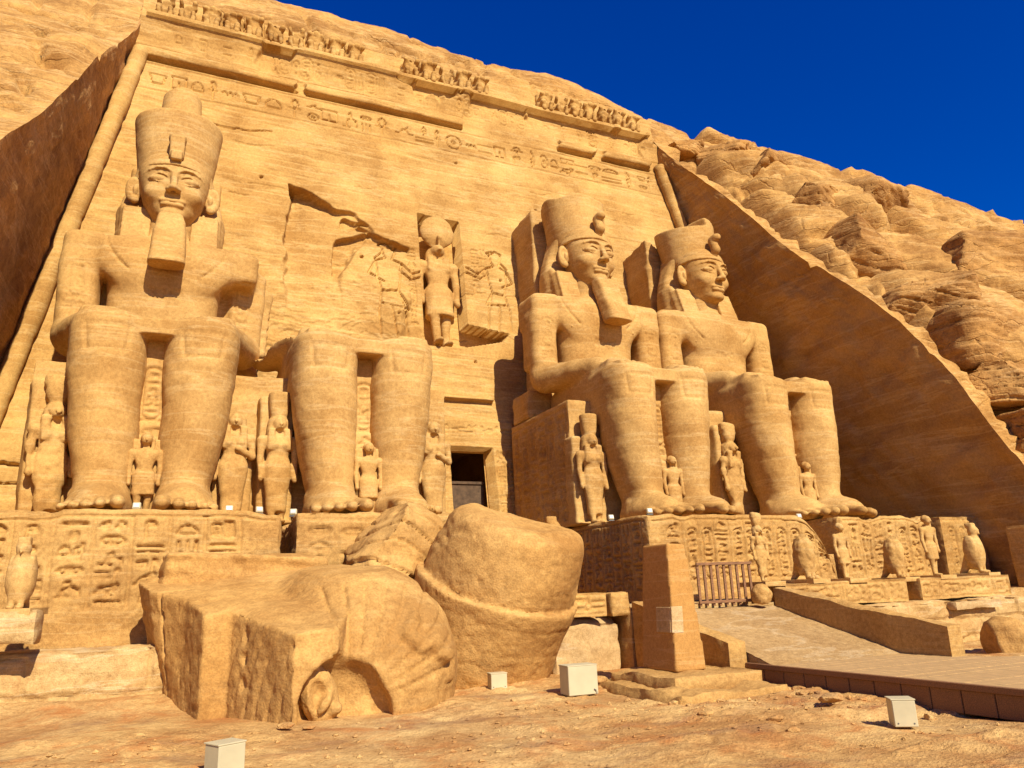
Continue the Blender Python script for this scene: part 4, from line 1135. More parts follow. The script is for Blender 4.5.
p = carved_block('stela', 18.7, 21.6, -11.0, -9.8, -3.0, -.02, .05, 'pedestal', None, glyph_panel(2.9, 3.0, 39, .62, True, .042, .12), None, .03, 741)
tag(p, 'upright inscribed slab at the right end of the plinths, against the shaded rock wall', 'slab')
# terrace: rough masonry on the left, inscribed parapet on the right
def ashlar(name, x0, x1, y0, y1, z0, z1, label, cat, seed, courses=2, bw=1.5):
    w_, h_ = x1-x0, z1-z0
    rl = relief_for(w_, h_, .05); q = random.Random(seed)
    for c in range(courses+1):
        v = h_*c/courses
        rl.line([(u, v+q.uniform(-.05, .05)) for u in np.arange(-.2, w_+.6, .5)], .05, .10)
        u = q.uniform(0, bw)
        while u < w_:
            rl.line([(u, v), (u+q.uniform(-.08, .08), v+h_/courses)], .05, .12); u += bw*q.uniform(.6, 1.5)
    return tag(carved_block(name, x0, x1, y0, y1, z0, z1, .06, 'masonry', None, rl, None, .07, seed), label, cat)
ashlar('terrace_wall', -24, -11.2, -13.4, -10.95, -5.6, -3.62, 'low wall of large worn blocks with pale patches below the left plinth', 'wall', 751, 2, 2.2)
ashlar('terrace_wall', -8.5, .35, -13.2, -10.85, -5.6, -3.3, 'pale masonry terrace front behind the fallen crown', 'wall', 761, 2, 1.8)
terr = carved_block('terrace', -.2, 21.5, -14.2, -10.0, -5.6, -3.22, .09, 'masonry', None, None, None, .04, 771)
tag(terr, None, kind='structure')
def parapet(x0, x1, y0, seed, label, h_=.78, z1=-2.7, glyph=True):
    w_ = x1-x0; rl = relief_for(w_, h_, .04); q = random.Random(seed)
    rl.row(.15, w_-.1, .14, h_*.62, .04, .08, q); rl.line([(.05, h_*.9), (w_-.05, h_*.9)], .03, .05); rl.line([(.05, .08), (w_-.05, .08)], .03, .05)
    return tag(carved_block('inscribed_parapet', x0, x1, y0, y0+.9, z1-h_, z1, .04, 'pedestal', None, rl if glyph else None, None, .02, seed, chipped(seed, .08)), label, 'parapet', 'inscribed blocks along the terrace edge')
parapet(5.6, 11.35, -14.75, 781, 'long inscribed parapet block on the terrace edge, right of the ramp')
parapet(11.95, 17.0, -14.8, 783, 'inscribed parapet block at the right end of the terrace edge')
parapet(-3.4, -.95, -14.2, 785, 'short inscribed block left of the ramp, behind the square pillar', .7, -2.75)
ashlar('terrace_wall', 5.55, 17.3, -15.1, -14.0, -5.5, -3.5, 'stepped masonry wall with pale blocks under the right-hand inscribed parapet', 'wall', 791, 3, 2.0)
def slab_(x0, x1, y0, y1, z0, z1, seed, label):
    return tag(carved_block('coping_stone', x0, x1, y0, y1, z0, z1, .05, 'patch', None, None, None, .03, seed), label, 'stone block', 'loose coping stones on the stepped wall')
slab_(7.2, 9.3, -15.35, -14.9, -3.9, -3.62, 801, 'pale coping stone on the step of the right terrace wall, left of two')
slab_(12.9, 15.5, -15.35, -14.9, -3.85, -3.57, 803, 'long coping stone on the step of the right terrace wall near its end')
# wall fragment left of the ramp
tag(carved_block('pier_block', -2.7, -.35, -13.9, -13.0, -5.2, -3.45, .07, 'patch', None, None, None, .06, 811, chipped(812, .4)), 'pale worn stone pier between the fallen crown and the square pillar', 'stone block')

# ---- small statues along the terrace edge
def falcon_mesh(seed, worn):
    F = Field((-.5, -.6, -.02), (.5, .9, 1.9), .036)
    F.add(loft([.15, .45, .8, 1.15, 1.4], 0, [.05,.0,-.03,-.02,.0], [.24,.33,.36,.31,.20], [.30,.34,.34,.28,.2], 2.1, .08))
    F.add(cap((0, .15, .85), (0, .72, .02), .26, .13), .15)
    if not worn:
        F.add(ell((0, -.06, 1.55), (.21, .24, .22)), .1); F.add(cap((0, -.26, 1.53), (0, -.33, 1.42), .07, .03), .04)
        F.add(box((0, .03, 1.76), (.17, .17, .10), .04), .05)
        for s in (-1, 1): F.add(ell((s*.10, -.24, 1.60), (.05, .04, .04)), .02)
    for s in (-1, 1):
        F.add(cap((s*.13, -.12, .35), (s*.13, -.16, .08), .11, .09), .06); F.add(ell((s*.13, -.27, .05), (.10, .17, .06)), .03)
        F.add(ell((s*.28, .08, .85), (.12, .30, .55)), .06)
    if worn: F.cut(lambda X, Y, Z: Z-1.42-.12*np.sin(7*X+3*Y))
    V, Q = F.mesh()
    me = mesh_from('bird', weather(V, Q, .05 if worn else .018, 3, .0, seed), Q); me.materials.append(MAT['statue']); return me
FAL, FALW = falcon_mesh(821, False), falcon_mesh(823, True)
plm = carved_block('base', -.45, .45, -.6, .85, -.02, .14, .05, 'statue', None, None, None, .015, 825).data
bpy.data.objects.remove([o for o in COL.objects if o.data == plm][0])
def edge_statue(name, me, part, x, y, z, H, rz, label, group):
    t = thing(name, (x, y, z), label, 'statue', group, rz)
    wd_ = (.86 if me == FALW else .95) if part == 'bird' else 1.0
    o = link(part, me, None, t); o.scale = (H*wd_, H*wd_*.95, H*(1.1 if part == 'bird' else 1)); o.location = (0, 0, .12)
    link('base', plm, None, t)
    return t
GF = 'falcon and king figures along the terrace edge'
edge_statue('falcon_statue', FAL, 'bird', -16.35, -13.6, -2.72, .80, -.15, 'stone falcon on a block in front of the far left plinth', GF)
edge_statue('falcon_statue', FALW, 'bird', 7.3, -14.1, -2.72, 1.02, .1, 'headless worn falcon on the parapet, left of two headless birds', GF)
edge_statue('falcon_statue', FALW, 'bird', 11.75, -14.1, -2.78, 1.0, .1, 'headless worn falcon above the gap between the two inscribed parapets', GF)
edge_statue('falcon_statue', FAL, 'bird', 16.3, -14.1, -2.72, .96, .15, 'complete stone falcon at the right end of the terrace parapet', GF)
edge_statue('falcon_statue', FAL, 'bird', -2.55, -13.9, -2.72, 1.05, 1.3, 'thin stone falcon seen in profile behind the fallen crown', GF)
edge_statue('king_statue', FIG['worn'], 'figure', 5.2, -14.2, -2.75, 2.35, .0, 'mummy-shaped king figure beside the wooden gate', GF)
edge_statue('king_statue', FIG['prince'], 'figure', 9.0, -14.2, -2.75, 1.95, .0, 'striding headless-looking king figure between the two headless falcons', GF)
edge_statue('king_statue', FIG['prince'], 'figure', 13.6, -14.2, -2.75, 2.25, .0, 'slender king figure in front of the upright inscribed slab', GF)
tag(carved_block('falcon_block', -17.6, -15.8, -14.3, -12.9, -3.4, -2.62, .06, 'masonry', None, None, None, .05, 831), 'worn square block carrying the far left falcon', 'stone block')

# ---- ramp, its side walls, gate
rv = []
rx = np.linspace(.53, 5.05, 60); ryy = np.linspace(-19.6, -14.3, 100)
RX, RY = np.meshgrid(rx, ryy, indexing='ij')
RZ = np.interp(RY, [-19.6, -14.8, -14.3], [-4.66, -3.38, -3.36])+.015*fbm(RX*2, RY*2, RX*0, 3, 841)+.01*fbm(RX*7, RY*7, RX*0, 2, 843)
V = np.stack([RX, RY, RZ], -1).reshape(-1, 3); V2 = V.copy(); V2[:, 2] = -5.3
mbr = MB().put(V, gridq(60, 100))
ed = np.concatenate([np.arange(0, 6000, 100)]); mbr.put(np.vstack([V[:100], V2[:100]]), np.stack([np.arange(99), np.arange(99)+1, np.arange(99)+101, np.arange(99)+100], 1))
ramp = link('ramp', mesh_from('ramp', np.vstack(mbr.V), np.vstack(mbr.Q)), 'ramp'); tag(ramp, None, kind='structure')
def ramp_wall(x0, x1, y0, y1, zt0, zt1, zb0, zb1, label, seed):
    o = carved_block('ramp_parapet', x0, x1, y0, y1, 0, 1, .07, 'pedestal', None, None, None, .03, seed)
    n = len(o.data.vertices); c = np.empty(n*3, np.float32); o.data.vertices.foreach_get('co', c); c = c.reshape(-1, 3)
    t = (c[:, 1]-y0)/(y1-y0); zt = zt0+(zt1-zt0)*t; zb = zb0+(zb1-zb0)*t
    c[:, 2] = zb+(zt-zb)*c[:, 2]; o.data.vertices.foreach_set('co', c.ravel()); o.data.update()
    return tag(o, label, 'low wall', 'side walls of the ramp')
ramp_wall(5.0, 5.5, -20.95, -14.8, -3.87, -2.8, -5.4, -5.4, 'long sloping side wall along the right edge of the ramp', 851)
ramp_wall(-.1, .46, -18.6, -14.2, -4.1, -3.05, -5.4, -5.4, 'sloping side wall left of the ramp, behind the square pillar', 853)
tag(carved_block('stone_block', -.75, -.1, -14.15, -12.6, -3.5, -2.75, .06, 'pedestal', None, None, None, .04, 857), 'shaded stone block above the ramp side wall, left of the square pillar', 'stone block')
gate = thing('wooden_gate', (3.3, -14.55, -3.3), 'slatted wooden gate closing the top of the ramp', 'gate', None, .0)
for k in range(9): MB().box((-1.05+k*.262, 0, .66), (.045, .03, .66), .008).build('slat', 'wood', gate)
MB().box((0, -.045, 1.30), (1.12, .03, .045), .008).build('rail', 'wood', gate)
MB().box((0, -.045, .12), (1.12, .03, .045), .008).build('rail', 'wood', gate)
def rock(name, seed, r, squash=(1, 1, 1), cuts=5, mat='fallen', h=None):
    q = np.random.default_rng(seed); h = h or r/11
    F = Field((-r*1.15*squash[0],-r*1.15*squash[1],-r*1.15*squash[2]), (r*1.15*squash[0], r*1.15*squash[1], r*1.15*squash[2]), h)
    F.add(ell((0, 0, 0), (r*squash[0], r*squash[1], r*squash[2])))
    for i in range(cuts):
        n = q.normal(size=3); n /= np.linalg.norm(n); d = r*q.uniform(.5, .8)*np.linalg.norm(n*np.array(squash))
        F.cut(lambda X, Y, Z, n=n, d=d: X*n[0]+Y*n[1]+Z*n[2]-d)
    V, Q = F.mesh(); V = weather(V, Q, r*.06, 2.2/r, r*.01, seed)
    me = mesh_from(name, V, Q); me.materials.append(MAT[mat]); return me
R1 = [rock('stone', 860+i, .2, (1.4, 1, .55), 12, 'ground', .02) for i in range(6)]
tag(link('stone', rock('stone', 871, .38, (.9, .9, 1), 4), None, None, (4.35, -15.0, -3.05)), 'rounded worn stone beside the gate at the foot of the king figure', 'stone')
tag(link('boulder', rock('boulder', 873, .95, (1.4, .9, .82), 9), None, None, (10.7, -18.7, -4.6), (0, 0, .4)), 'reddish boulder at the right edge beyond the boardwalk', 'boulder')

def big_rock(seed, r, mat='boulder'):
    q = np.random.default_rng(seed); r = np.array(r); h = float(max(r))/26
    F = Field(-r*1.25, r*1.25, h)
    F.add(box((0, 0, 0), r, float(min(r))*.55))
    for i in range(7):
        n = q.normal(size=3)*np.array([1, .8, .9]); n /= np.linalg.norm(n); d = float(np.linalg.norm(r*n))*q.uniform(.62, .82)
        F.cut(lambda X, Y, Z, n=n, d=d: X*n[0]+Y*n[1]+Z*n[2]-d)
    V, Q = F.mesh()
    def lam(V, N):
        z = V[:, 2]+.35*V[:, 0]+.3*fbm(V[:, 0]*.3, V[:, 1]*.3, V[:, 2]*.3, 3, seed+5)
        k = np.floor(z/.62); f = z/.62-k
        c = vnoise(V[:, 0]*.5, V[:, 1]*.5, k*3.7, seed+9)
        return .06*_hash(k, k*0, k*0, seed)+ -.14*np.exp(-(np.minimum(f, 1-f)/.09)**2)*(c > -.15)-.10*np.abs(fbm(V[:, 0]*.6, V[:, 1]*.6, V[:, 2]*.6, 3, seed+3))
    V = weather(V, Q, .12, .7, .03, seed, lam)
    me = mesh_from('boulder', V, Q); me.materials.append(MAT[mat]); return me
for i, (p_, r_, lab) in enumerate([
    ((19.9, 4.9, 28.3), (1.9, 1.6, .8), 'small slab of rock at the very top of the slope edge, above the corner moulding'),
    ((22.2, 3.6, 27.2), (2.4, 2.0, 1.0), 'cracked slab at the top of the rocky slope, just right of the recess corner'),
    ((23.6, 1.9, 24.6), (2.9, 2.4, 1.5), 'layered boulder third from the top along the slope edge'),
    ((23.2, -1.9, 20.0), (2.2, 2.4, 1.8), 'blocky boulder leaning over the crevice in the upper half of the slope'),
    ((24.6, -4.4, 16.0), (3.6, 3.0, 2.7), 'largest overhanging boulder beside the crevice, with a shaded left side'),
    ((23.6, -8.3, 11.6), (2.5, 2.6, 1.9), 'boulder below the largest overhanging one beside the crevice'),
    ((25.6, -9.6, 9.0), (3.2, 2.6, 2.2), 'broad boulder near the right edge of the photo above the lowest blocks'),
    ((23.7, -11.9, 5.9), (1.9, 2.0, 1.5), 'squarish block low on the slope near the right edge'),
    ((23.2, -13.0, 3.2), (1.6, 1.8, 1.3), 'lowest block of the slope beside the end of the shaded wall'),
    ((29.5, -.6, 21.5), (5.2, 3.4, 2.2), 'long rounded slab in the middle of the upper slope'),
    ((31.0, -6.4, 14.6), (4.8, 3.4, 2.8), 'large rounded rock mass right of the overhanging boulder')]):
    tag(link('boulder', big_rock(1000+i*13, r_), None, None, p_, (0, 0, .15*((i*7) % 5-2))), lab, 'boulder', 'boulders along the edge of the right-hand slope')
# ---- boardwalk
bwt = thing('boardwalk', (0, 0, 0), 'wide low boardwalk of planks leading to the ramp from the right', 'boardwalk')
mb = MB(); y = -18.5
while y > -33:
    y1 = y-.21; xe = 5.0 if y > -20.95 else min(5.2+(-20.95-y)*.85, 15)
    xs = .47
    jz = random.uniform(-.007, .007)
    Vt = [(xs, y, -4.62+jz), (xe, y, -4.62+jz), (xe, y1+.012, -4.62+jz), (xs, y1+.012, -4.62+jz)]
    mb.put(Vt+[(a, b, -4.68) for a, b, c in Vt], [(3, 2, 1, 0), (0, 1, 5, 4), (2, 3, 7, 6), (3, 0, 4, 7), (1, 2, 6, 5)])
    y = y1
mb.build('deck', 'deck', bwt)
MB().box((2.7, -18.47, -4.9), (2.2, .03, .25), .01).build('end_board', 'wood', bwt)
MB().box((.42, -25.75, -4.655), (.045, 7.2, .06), .01).build('edge_beam', 'wood', bwt)
for i in range(22):
    MB().box((.47, -18.5-.33-i*.66, -4.93), (.03, .32, .21), .01).build('side_board', 'wood', bwt)

# ---- square pillar
pil = thing('square_pillar', (-1.55, -18.2, -4.64), 'smooth tapering square pillar with a pale patch, standing on a worn stone base', 'pillar')
def tapered(name, mat, cx, cy, hx0, hy0, hx1, hy1, z0, z1, rot, amp, seed, parent, top_tilt=0.0, h=.05):
    F = Field((-hx0-.2, -hy0-.2, z0-.1), (hx0+.2, hy0+.2, z1+.3), h)
    zs = [z0, z1]
    def f(X, Y, Z):
        t = np.clip((Z-z0)/(z1-z0), 0, 1)
        return np.maximum(np.maximum(np.abs(X)-(hx0+(hx1-hx0)*t), np.abs(Y)-(hy0+(hy1-hy0)*t)), np.maximum(z0-Z, Z-z1-top_tilt*X))
    F.add((f, (-hx0, -hy0, z0), (hx0, hy0, z1+.1)))
    return sdf_obj(F, name, mat, parent, (cx, cy, 0), (0, 0, rot), amp=amp, sc=1.5, strata=0, seed=seed)

tapered('shaft', 'plaster', 0, 0, .46, .70, .28, .52, 0, 3.03, .04, .006, 901, pil, -.05, .04)
MB().box((-.385, -.60, 1.20), (.03, .075, .30), .01, (0, .06, 0)).box((-.25, -.655, 1.20), (.165, .03, .31), .01, (.05, 0, 0)).box((-.40, -.32, 1.20), (.025, .30, .30), .01, (0, .06, 0)).build('stone_patch', 'patch', pil)
pb_ = thing('pillar_base', (-1.6, -18.4, -5), 'low worn base of two stone steps under the square pillar', 'stone base')
tag(carved_block('upper_step', -2.75, -.15, -19.9, -17.0, -5.15, -4.64, .06, 'pedestal', None, None, None, .05, 905, chipped(906, .12)), None)
tag(carved_block('lower_step', -3.3, -.3, -20.9, -16.3, -5.3, -4.86, .06, 'pedestal', None, None, None, .07, 907, chipped(908, .15)), None)
for nme in ('upper_step', 'lower_step'):
    o = bpy.data.objects[nme]; o.parent = pb_; o.location = (1.6, 18.4, 5)

# ================================================================== FALLEN PIECES OF THE SECOND COLOSSUS
def xf(prim, rot, t):
    f, lo, hi = prim
    A = np.array(Euler(rot).to_matrix().transposed(), np.float32); t = np.array(t, np.float32)
    def g(X, Y, Z):
        x, y, z = X-t[0], Y-t[1], Z-t[2]
        return f(A[0,0]*x+A[0,1]*y+A[0,2]*z, A[1,0]*x+A[1,1]*y+A[1,2]*z, A[2,0]*x+A[2,1]*y+A[2,2]*z)
    L = float(np.max(np.abs(np.concatenate([lo, hi]))))*1.8
    return g, t-L, t+L
def poly_prim(pts, top, lean):
    def f(X, Y, Z):
        Xs = X+lean(Y, Z)
        sh = np.broadcast(Xs, Y).shape
        U = np.broadcast_to(Xs, np.broadcast_shapes(Xs.shape, Y.shape, Z.shape)); W = np.broadcast_to(Y, U.shape)
        return np.maximum(polyd(pts, U, W), np.maximum(Z-top(X, Y), -5.6-Z)*.95)
    xs = [p[0] for p in pts]; ys = [p[1] for p in pts]
    return f, (min(xs)-.8, min(ys), -5.6), (max(xs), max(ys), -1)
F = Field((-14.4, -18.9, -5.6), (-4.9, -11.0, -1.0), .062)
F.add(poly_prim([(-13.25, -12.4), (-12.95, -13.9), (-12.44, -16.05), (-11.88, -15.95), (-10.80, -18.25), (-9.9, -18.1), (-8.5, -15), (-8.8, -11.9), (-12.6, -11.7)],
                lambda X, Y: -2.72+.083*(X+12.5)+.27*(Y+15.5), lambda Y, Z: .22*(Z+5)*np.clip((Y+14.6)/1.2, 0, 1)))
F.add(xf(ell((0, 0, 0), (2.55, 3.45, 2.7)), (0, .12, .25), (-8.95, -14.45, -4.35)), .10)
F.cut(lambda X, Y, Z: Z-(-1.72+.06*(X+9)+.10*(Y+13))-.35*np.clip((X+7.5), -9, 0)*0)
# hollow under the headcloth and the ear inside it
F.sub(xf(ell((0, 0, 0), (.95, .85, .95)), (0, .3, .35), (-9.75, -17.95, -4.75)), .06)
F.sub(xf(ell((0, 0, 0), (1.0, .45, .36)), (0, .8, .3), (-9.3, -17.7, -4.5)), .12)
F.add(xf(ell((0, 0, 0), (.40, .28, .68)), (.1, -.35, .3), (-10.15, -17.65, -4.62)), .05)
F.sub(xf(ell((0, 0, 0), (.22, .22, .42)), (.1, -.35, .3), (-10.18, -17.95, -4.62)), .05)
F.add(xf(ell((0, 0, 0), (.10, .16, .26)), (.1, .5, .3), (-10.08, -17.85, -4.7)), .05)
F.add(xf(ell((0, 0, 0), (.16, .15, .14)), (0, 0, .3), (-9.85, -17.75, -4.85)), .05)
for z_ in (-3.35, -3.85, -4.35): F.sub(ell((-11.62, -16.55, z_), (.10, .12, .16)), .05)
F.sub(box((-13.05, -13.75, -3.9), (.35, .035, 1.6), .02))
# worn cobra on the brow
pts = [(-6.9, -16.75, -3.15), (-7.15, -17.0, -3.45), (-6.85, -16.95, -3.75), (-6.5, -16.7, -3.65), (-6.35, -16.6, -3.9), (-6.1, -16.35, -4.0)]
SQ = [(a-1.1, c) for a, b, c in pts]
def stripes(V, N):
    x, y, z = V[:, 0]+9.6, V[:, 1]+17.6, V[:, 2]+4.9
    r_ = np.hypot(x, z); th = np.arctan2(z, x)
    m = (V[:, 0] > -10.0) & (V[:, 1] < -14.8) & (V[:, 2] < -2.35) & (V[:, 2] > -4.7) & (V[:, 0] < -6.9)
    d = -np.where(m, .075*np.exp(-(((th*5.6) % 1-.5)/.11)**2), 0)*sstep(.9, 1.3, r_)
    dq = np.full(len(V), 9.)
    for (a, b), (c, e) in zip(SQ[:-1], SQ[1:]):
        t = np.clip(((V[:, 0]-a)*(c-a)+(V[:, 2]-b)*(e-b))/((c-a)**2+(e-b)**2), 0, 1); dq = np.minimum(dq, np.hypot(V[:, 0]-a-t*(c-a), V[:, 2]-b-t*(e-b)))
    d += np.where(V[:, 1] < -14.5, .16*(1-sstep(.08, .19, dq)), 0)
    m2 = (N[:, 0] < -.5) & (V[:, 0] > -12.2) & (V[:, 1] < -15.4)
    rr_ = np.hypot(V[:, 1]+19.5, V[:, 2]+5.2)
    d -= np.where(m2, .03*np.exp(-(((rr_*2.6) % 1-.5)/.12)**2), 0)
    m3 = N[:, 2] > .6
    d -= np.where(m3, .05*np.maximum(0, fbm(V[:, 0]*.4, V[:, 1]*1.6, V[:, 2]*.5, 3, 915)), 0)
    # pitted tool marks on the shaded faces
    d -= np.where(N[:, 0] < -.5, .022*sstep(.25, .6, fbm(V[:, 0]*6, V[:, 1]*6, V[:, 2]*7, 2, 917)), 0)
    return d
o = sdf_obj(F, 'fallen_statue', 'fallen', None, amp=.045, sc=1.1, strata=.03, seed=911, extra=stripes)
tag(o, 'huge fallen head on its side, one ear and headcloth grooves showing', 'fallen statue')
F = Field((-14.2, -13.6, -4.6), (-8.2, -10.6, -.6), .08)
F.add(xf(box((0, 0, 0), (2.15, .85, 1.25), .12), (.10, .05, .06), (-11.3, -12.0, -2.55)))
F.cut(lambda X, Y, Z: Z-(-1.22+.05*X*0+.16*np.floor(1.3*np.sin(X*1.1+2))*.6+.10*(Y+12)))
o = sdf_obj(F, 'fallen_block', 'fallen', None, amp=.09, sc=.9, strata=.06, seed=921)
tag(o, 'flat-topped layered block lying behind the fallen head, in front of the left plinth', 'stone block')
AX = Vector((.15, -.37, .92)).normalized(); RO = tuple(AX.to_track_quat('Z', 'Y').to_euler())
F = Field((-8.3, -17.2, -5.7), (-.9, -10.2, 1.0), .07)
base = (-4.92, -12.75, -5.35)
F.add(xf(loft([0, 1.0, 2.2, 3.25], 0, 0, [2.0, 2.12, 2.26, 2.40], [2.0, 2.12, 2.26, 2.40], 2.0, .05), RO, base))
F.add(xf(loft([3.0, 3.6, 4.3, 4.9, 5.3], 0, [-.04, -.06, -.1, -.15, -.2], [2.14, 2.16, 2.12, 2.0, 1.8], [2.14, 2.14, 2.05, 1.9, 1.7], 2.2, .35), RO, base))
F.cut(lambda X, Y, Z: (.33*(X+5.1)-.12*(Y+13.4)+.93*(Z-.10)))
def pits(V, N):
    d = -np.where(N[:, 2] < .5, .02*sstep(.28, .62, fbm(V[:, 0]*5.2, V[:, 1]*5.2, V[:, 2]*7.5, 2, 933)), 0)
    ax = (V[:, 0]-base[0])*AX.x+(V[:, 1]-base[1])*AX.y+(V[:, 2]-base[2])*AX.z
    for a_ in (2.75,): d -= .015*np.exp(-((ax-a_)/.05)**2)*(N[:, 2] < .4)
    d -= np.where(N[:, 2] > .2, .10*np.maximum(0, fbm(V[:, 0]*.8, V[:, 1]*.8, V[:, 2]*1.5, 4, 935)), 0)
    return d
o = sdf_obj(F, 'fallen_statue', 'fallen', None, amp=.06, sc=.7, strata=.012, seed=931, extra=pits)
tag(o, 'huge fallen drum-shaped crown with a rim, tilted beside the fallen head', 'fallen statue')
o = link('fallen_block', big_rock(1301, (1.55, 1.6, 1.75), 'fallen'), None, None, (-7.15, -11.7, -1.6), (0, .1, .5))
tag(o, 'rough broken block with a dark pitted side, wedged behind the fallen crown', 'stone block')

# ================================================================== LAMPS
def lamp_box(x, y, z, w_, d, h_, rz, label, latch=True):
    t = thing('lamp_box', (x, y, z), label, 'lamp housing', 'cream floodlight housings on the ground', rz)
    MB().box((0, 0, h_/2), (w_/2, d/2, h_/2), .012).build('housing', 'cream', t)
    MB().box((0, .01, h_+.012), (w_/2+.012, d/2+.012, .012), .005).build('lid', 'cream', t)
    if latch:
        MB().box((w_/2-.09, -d/2-.012, .10), (.03, .012, .012), .003, (0, .5, 0)).tube([(w_/2-.09, -d/2-.02, .10), (w_/2-.05, -d/2-.03, .05), (w_/2-.06, -d/2-.03, .0)], .008, 6).build('latch', 'metal', t)
    else:
        for s in (-1, 1): MB().tube([(s*(w_/2-.06), -d/2-.006, .06), (s*(w_/2-.06), -d/2+.01, .06)], .014, 8).build('bolt', 'metal', t)
    return t
lamp_box(-4.15, -18.0, -5.02, .76, .50, .64, -.05, 'cream metal lamp box lying between the fallen crown and the square pillar')
lamp_box(-5.4, -16.0, -4.98, .42, .34, .36, -.1, 'small cream lamp box at the foot of the fallen crown', False)
lamp_box(-1.35, -24.6, -5.14, .38, .38, .43, -.62, 'cream lamp box standing by the side boards of the boardwalk', False)
lamp_box(-12.3, -21.75, -5.2, .44, .40, .52, .45, 'cream lamp box at the bottom edge of the photo, left of the fallen head', False)
def spot(name, x, y, z, rz, label):
    t = thing(name, (x, y, z), label, 'spotlight', 'small white spotlights on the colossi and plinths', rz)
    MB().box((0, 0, .14), (.11, .08, .10), .02, (-.3, 0, 0)).build('housing', 'cream', t)
    MB().box((0, -.085, .165), (.08, .012, .06), .004, (-.3, 0, 0)).build('lens', 'glass', t)
    MB().box((0, .0, .02), (.12, .08, .02), .005).build('bracket', 'metal', t)
for x, y, z, lab in [
    (-14.45, -6.4, 6.66, 'white spotlight on the lap of the crowned king at far left, left of two'), (-13.2, -6.3, 6.66, 'white spotlight on the lap of the crowned king at far left, right of two'),
    (-7.85, -6.9, 6.92, 'white spotlight on the left knee of the broken legs'), (-6.55, -6.4, 6.66, 'white spotlight between the knees of the broken legs, left of two'), (-6.2, -6.2, 6.66, 'white spotlight between the knees of the broken legs, right of two'),
    (-14.15, -10.4, .0, 'white spotlight on the plinth edge between the feet of the leftmost king'), (-11.6, -9.9, .0, 'white spotlight on the plinth right of the feet of the leftmost king'),
    (-10.7, -9.7, .0, 'white spotlight near the right end of the left plinth'), (-9.6, -9.4, -.03, 'white spotlight on the plinth in front of the tall-crowned queen'), (-8.95, -9.4, -.03, 'white spotlight beside the left foot of the broken legs'),
    (3.2, -8.0, .0, 'white spotlight on the shaded edge of the plinth under the bearded king'), (3.45, -10.4, .0, 'white spotlight at the front corner of the plinth under the bearded king'),
    (11.0, -10.3, -.15, 'white spotlight on the plinth at the foot of the beardless king'), (5.6, -6.7, 6.68, 'white spotlight on the lap of the bearded king')]:
    spot('spotlight', x, y, z, random.uniform(-.3, .3), lab)

# ================================================================== LOOSE STONES
def gz(x, y): return float(ground_z(np.array([[x]], float), np.array([[y]], float))[0, 0])
q = random.Random(77)
def scatter(n, xr, yr, smin, smax, label, group):
    for i in range(n):
        x, y = q.uniform(*xr), q.uniform(*yr); s = q.uniform(smin, smax)
        o = bpy.data.objects.new('stone', q.choice(R1)); COL.objects.link(o)
        o.location = (x, y, gz(x, y)+.03*s); o.scale = (s, s, s*q.uniform(.6, 1)); o.rotation_euler = (q.uniform(-.3, .3), q.uniform(-.3, .3), q.uniform(0, 6))
        tag(o, label, 'stone', group)
scatter(46, (-4.5, .1), (-24.5, -19.6), .15, .75, 'small reddish stone among the rubble beside the boardwalk', 'rubble beside the boardwalk')
scatter(14, (-12.5, -5.0), (-20.0, -18.3), .12, .45, 'small pale stone on the sand in front of the fallen head', 'pebbles in front of the fallen head')
scatter(22, (-13.5, -5.0), (-22.5, -19.8), .1, .3, 'pebble on the bare foreground rock', 'pebbles in the foreground')
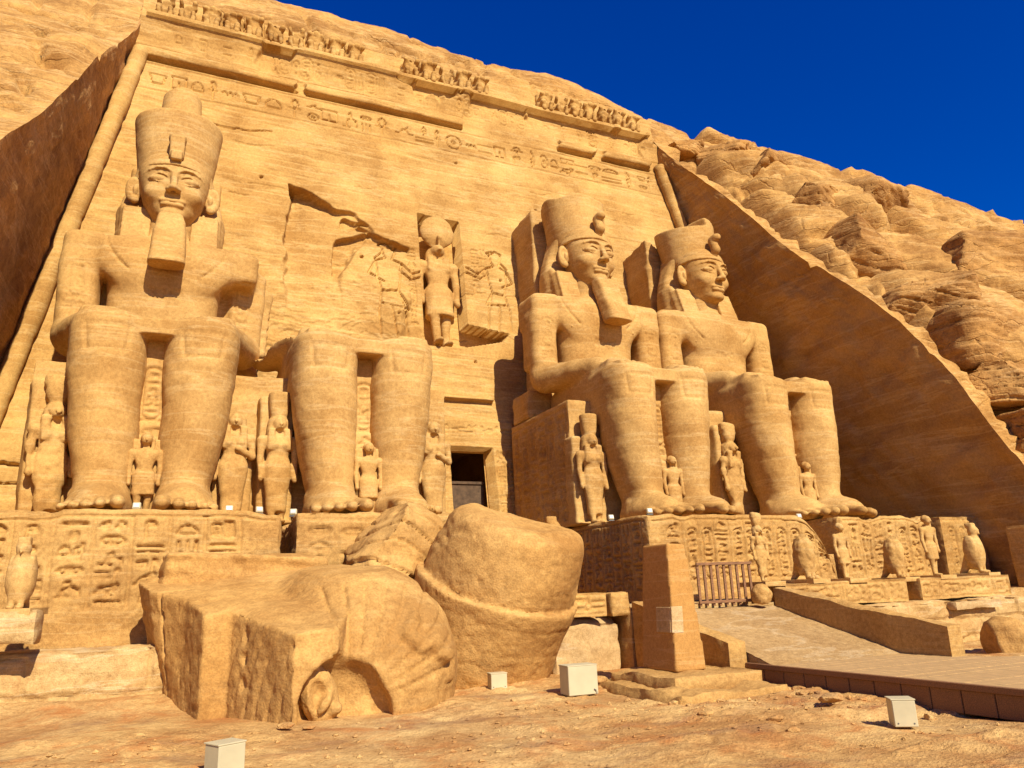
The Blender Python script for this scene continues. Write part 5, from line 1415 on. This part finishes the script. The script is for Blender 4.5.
for x, y, s, lab in [(-10.95, -18.75, .9, 'pale upright stone chip at the foot of the fallen head, below its ear'), (-10.55, -18.8, .55, 'small pale stone chip right of the upright chip below the fallen ear'),
                     (-3.3, -17.2, 1.6, 'long reddish stone lying left of the pillar base'), (-1.0, -22.7, 1.5, 'flat reddish slab by the boardwalk near the cream lamp box')]:
    o = bpy.data.objects.new('stone', R1[0]); COL.objects.link(o); o.location = (x, y, gz(x, y)+.08*s); o.scale = (s, s, s*.6); o.rotation_euler = (0, 0, x*3)
    tag(o, lab, 'stone')
# chapel doorway block at the far right edge
ch = thing('chapel_wall', (18.9, -14.6, -5), 'dark-framed stone doorway block at the right edge of the photo', 'wall')
o = carved_block('door_frame', 0, .5, 0, .8, 0, 4.2, .08, 'pedestal', ch, None, None, .03, 961)
o = carved_block('lintel', .0, 3.2, -.02, .82, 3.55, 4.25, .08, 'pedestal', ch, None, None, .03, 963)
carved_block('back_wall', .5, 3.2, .62, .8, 0, 3.56, .1, 'pedestal', ch, None, None, .03, 965)

# fine gravel lying on the bare rock: too many to count
gn = 1500
gq = np.random.default_rng(55)
gx_ = gq.uniform(-15, .2, gn); gy_ = -19.2-6.5*gq.random(gn)**1.3
okm = fbm(gx_*.5, gy_*.9, gx_*0, 3, 61) > -.25
gx_, gy_ = gx_[okm], gy_[okm]
gz_ = ground_z(gx_, gy_); gs_ = .012+.05*gq.random(len(gx_))**3
ov = np.array([(1,0,0),(-1,0,0),(0,1,0),(0,-1,0),(0,0,1),(0,0,-1)], float); of = np.array([(0,2,4),(2,1,4),(1,3,4),(3,0,4),(2,0,5),(1,2,5),(3,1,5),(0,3,5)])
GVv = []; GF_ = []
for i in range(len(gx_)):
    v = ov*gs_[i]*gq.uniform(.6, 1.3, (6, 3))*np.array([1.2, 1, .7]); a = gq.uniform(0, 6.28); c, s_ = math.cos(a), math.sin(a)
    v = np.stack([v[:, 0]*c-v[:, 1]*s_, v[:, 0]*s_+v[:, 1]*c, v[:, 2]], 1)+np.array([gx_[i], gy_[i], gz_[i]+gs_[i]*.2])
    GVv.append(v); GF_.append(of+6*i)
tag(link('gravel', mesh_from('gravel', np.vstack(GVv), np.vstack(GF_), False), 'ground'), 'fine gravel scattered over the bare rock of the foreground', 'gravel', None, 'stuff')
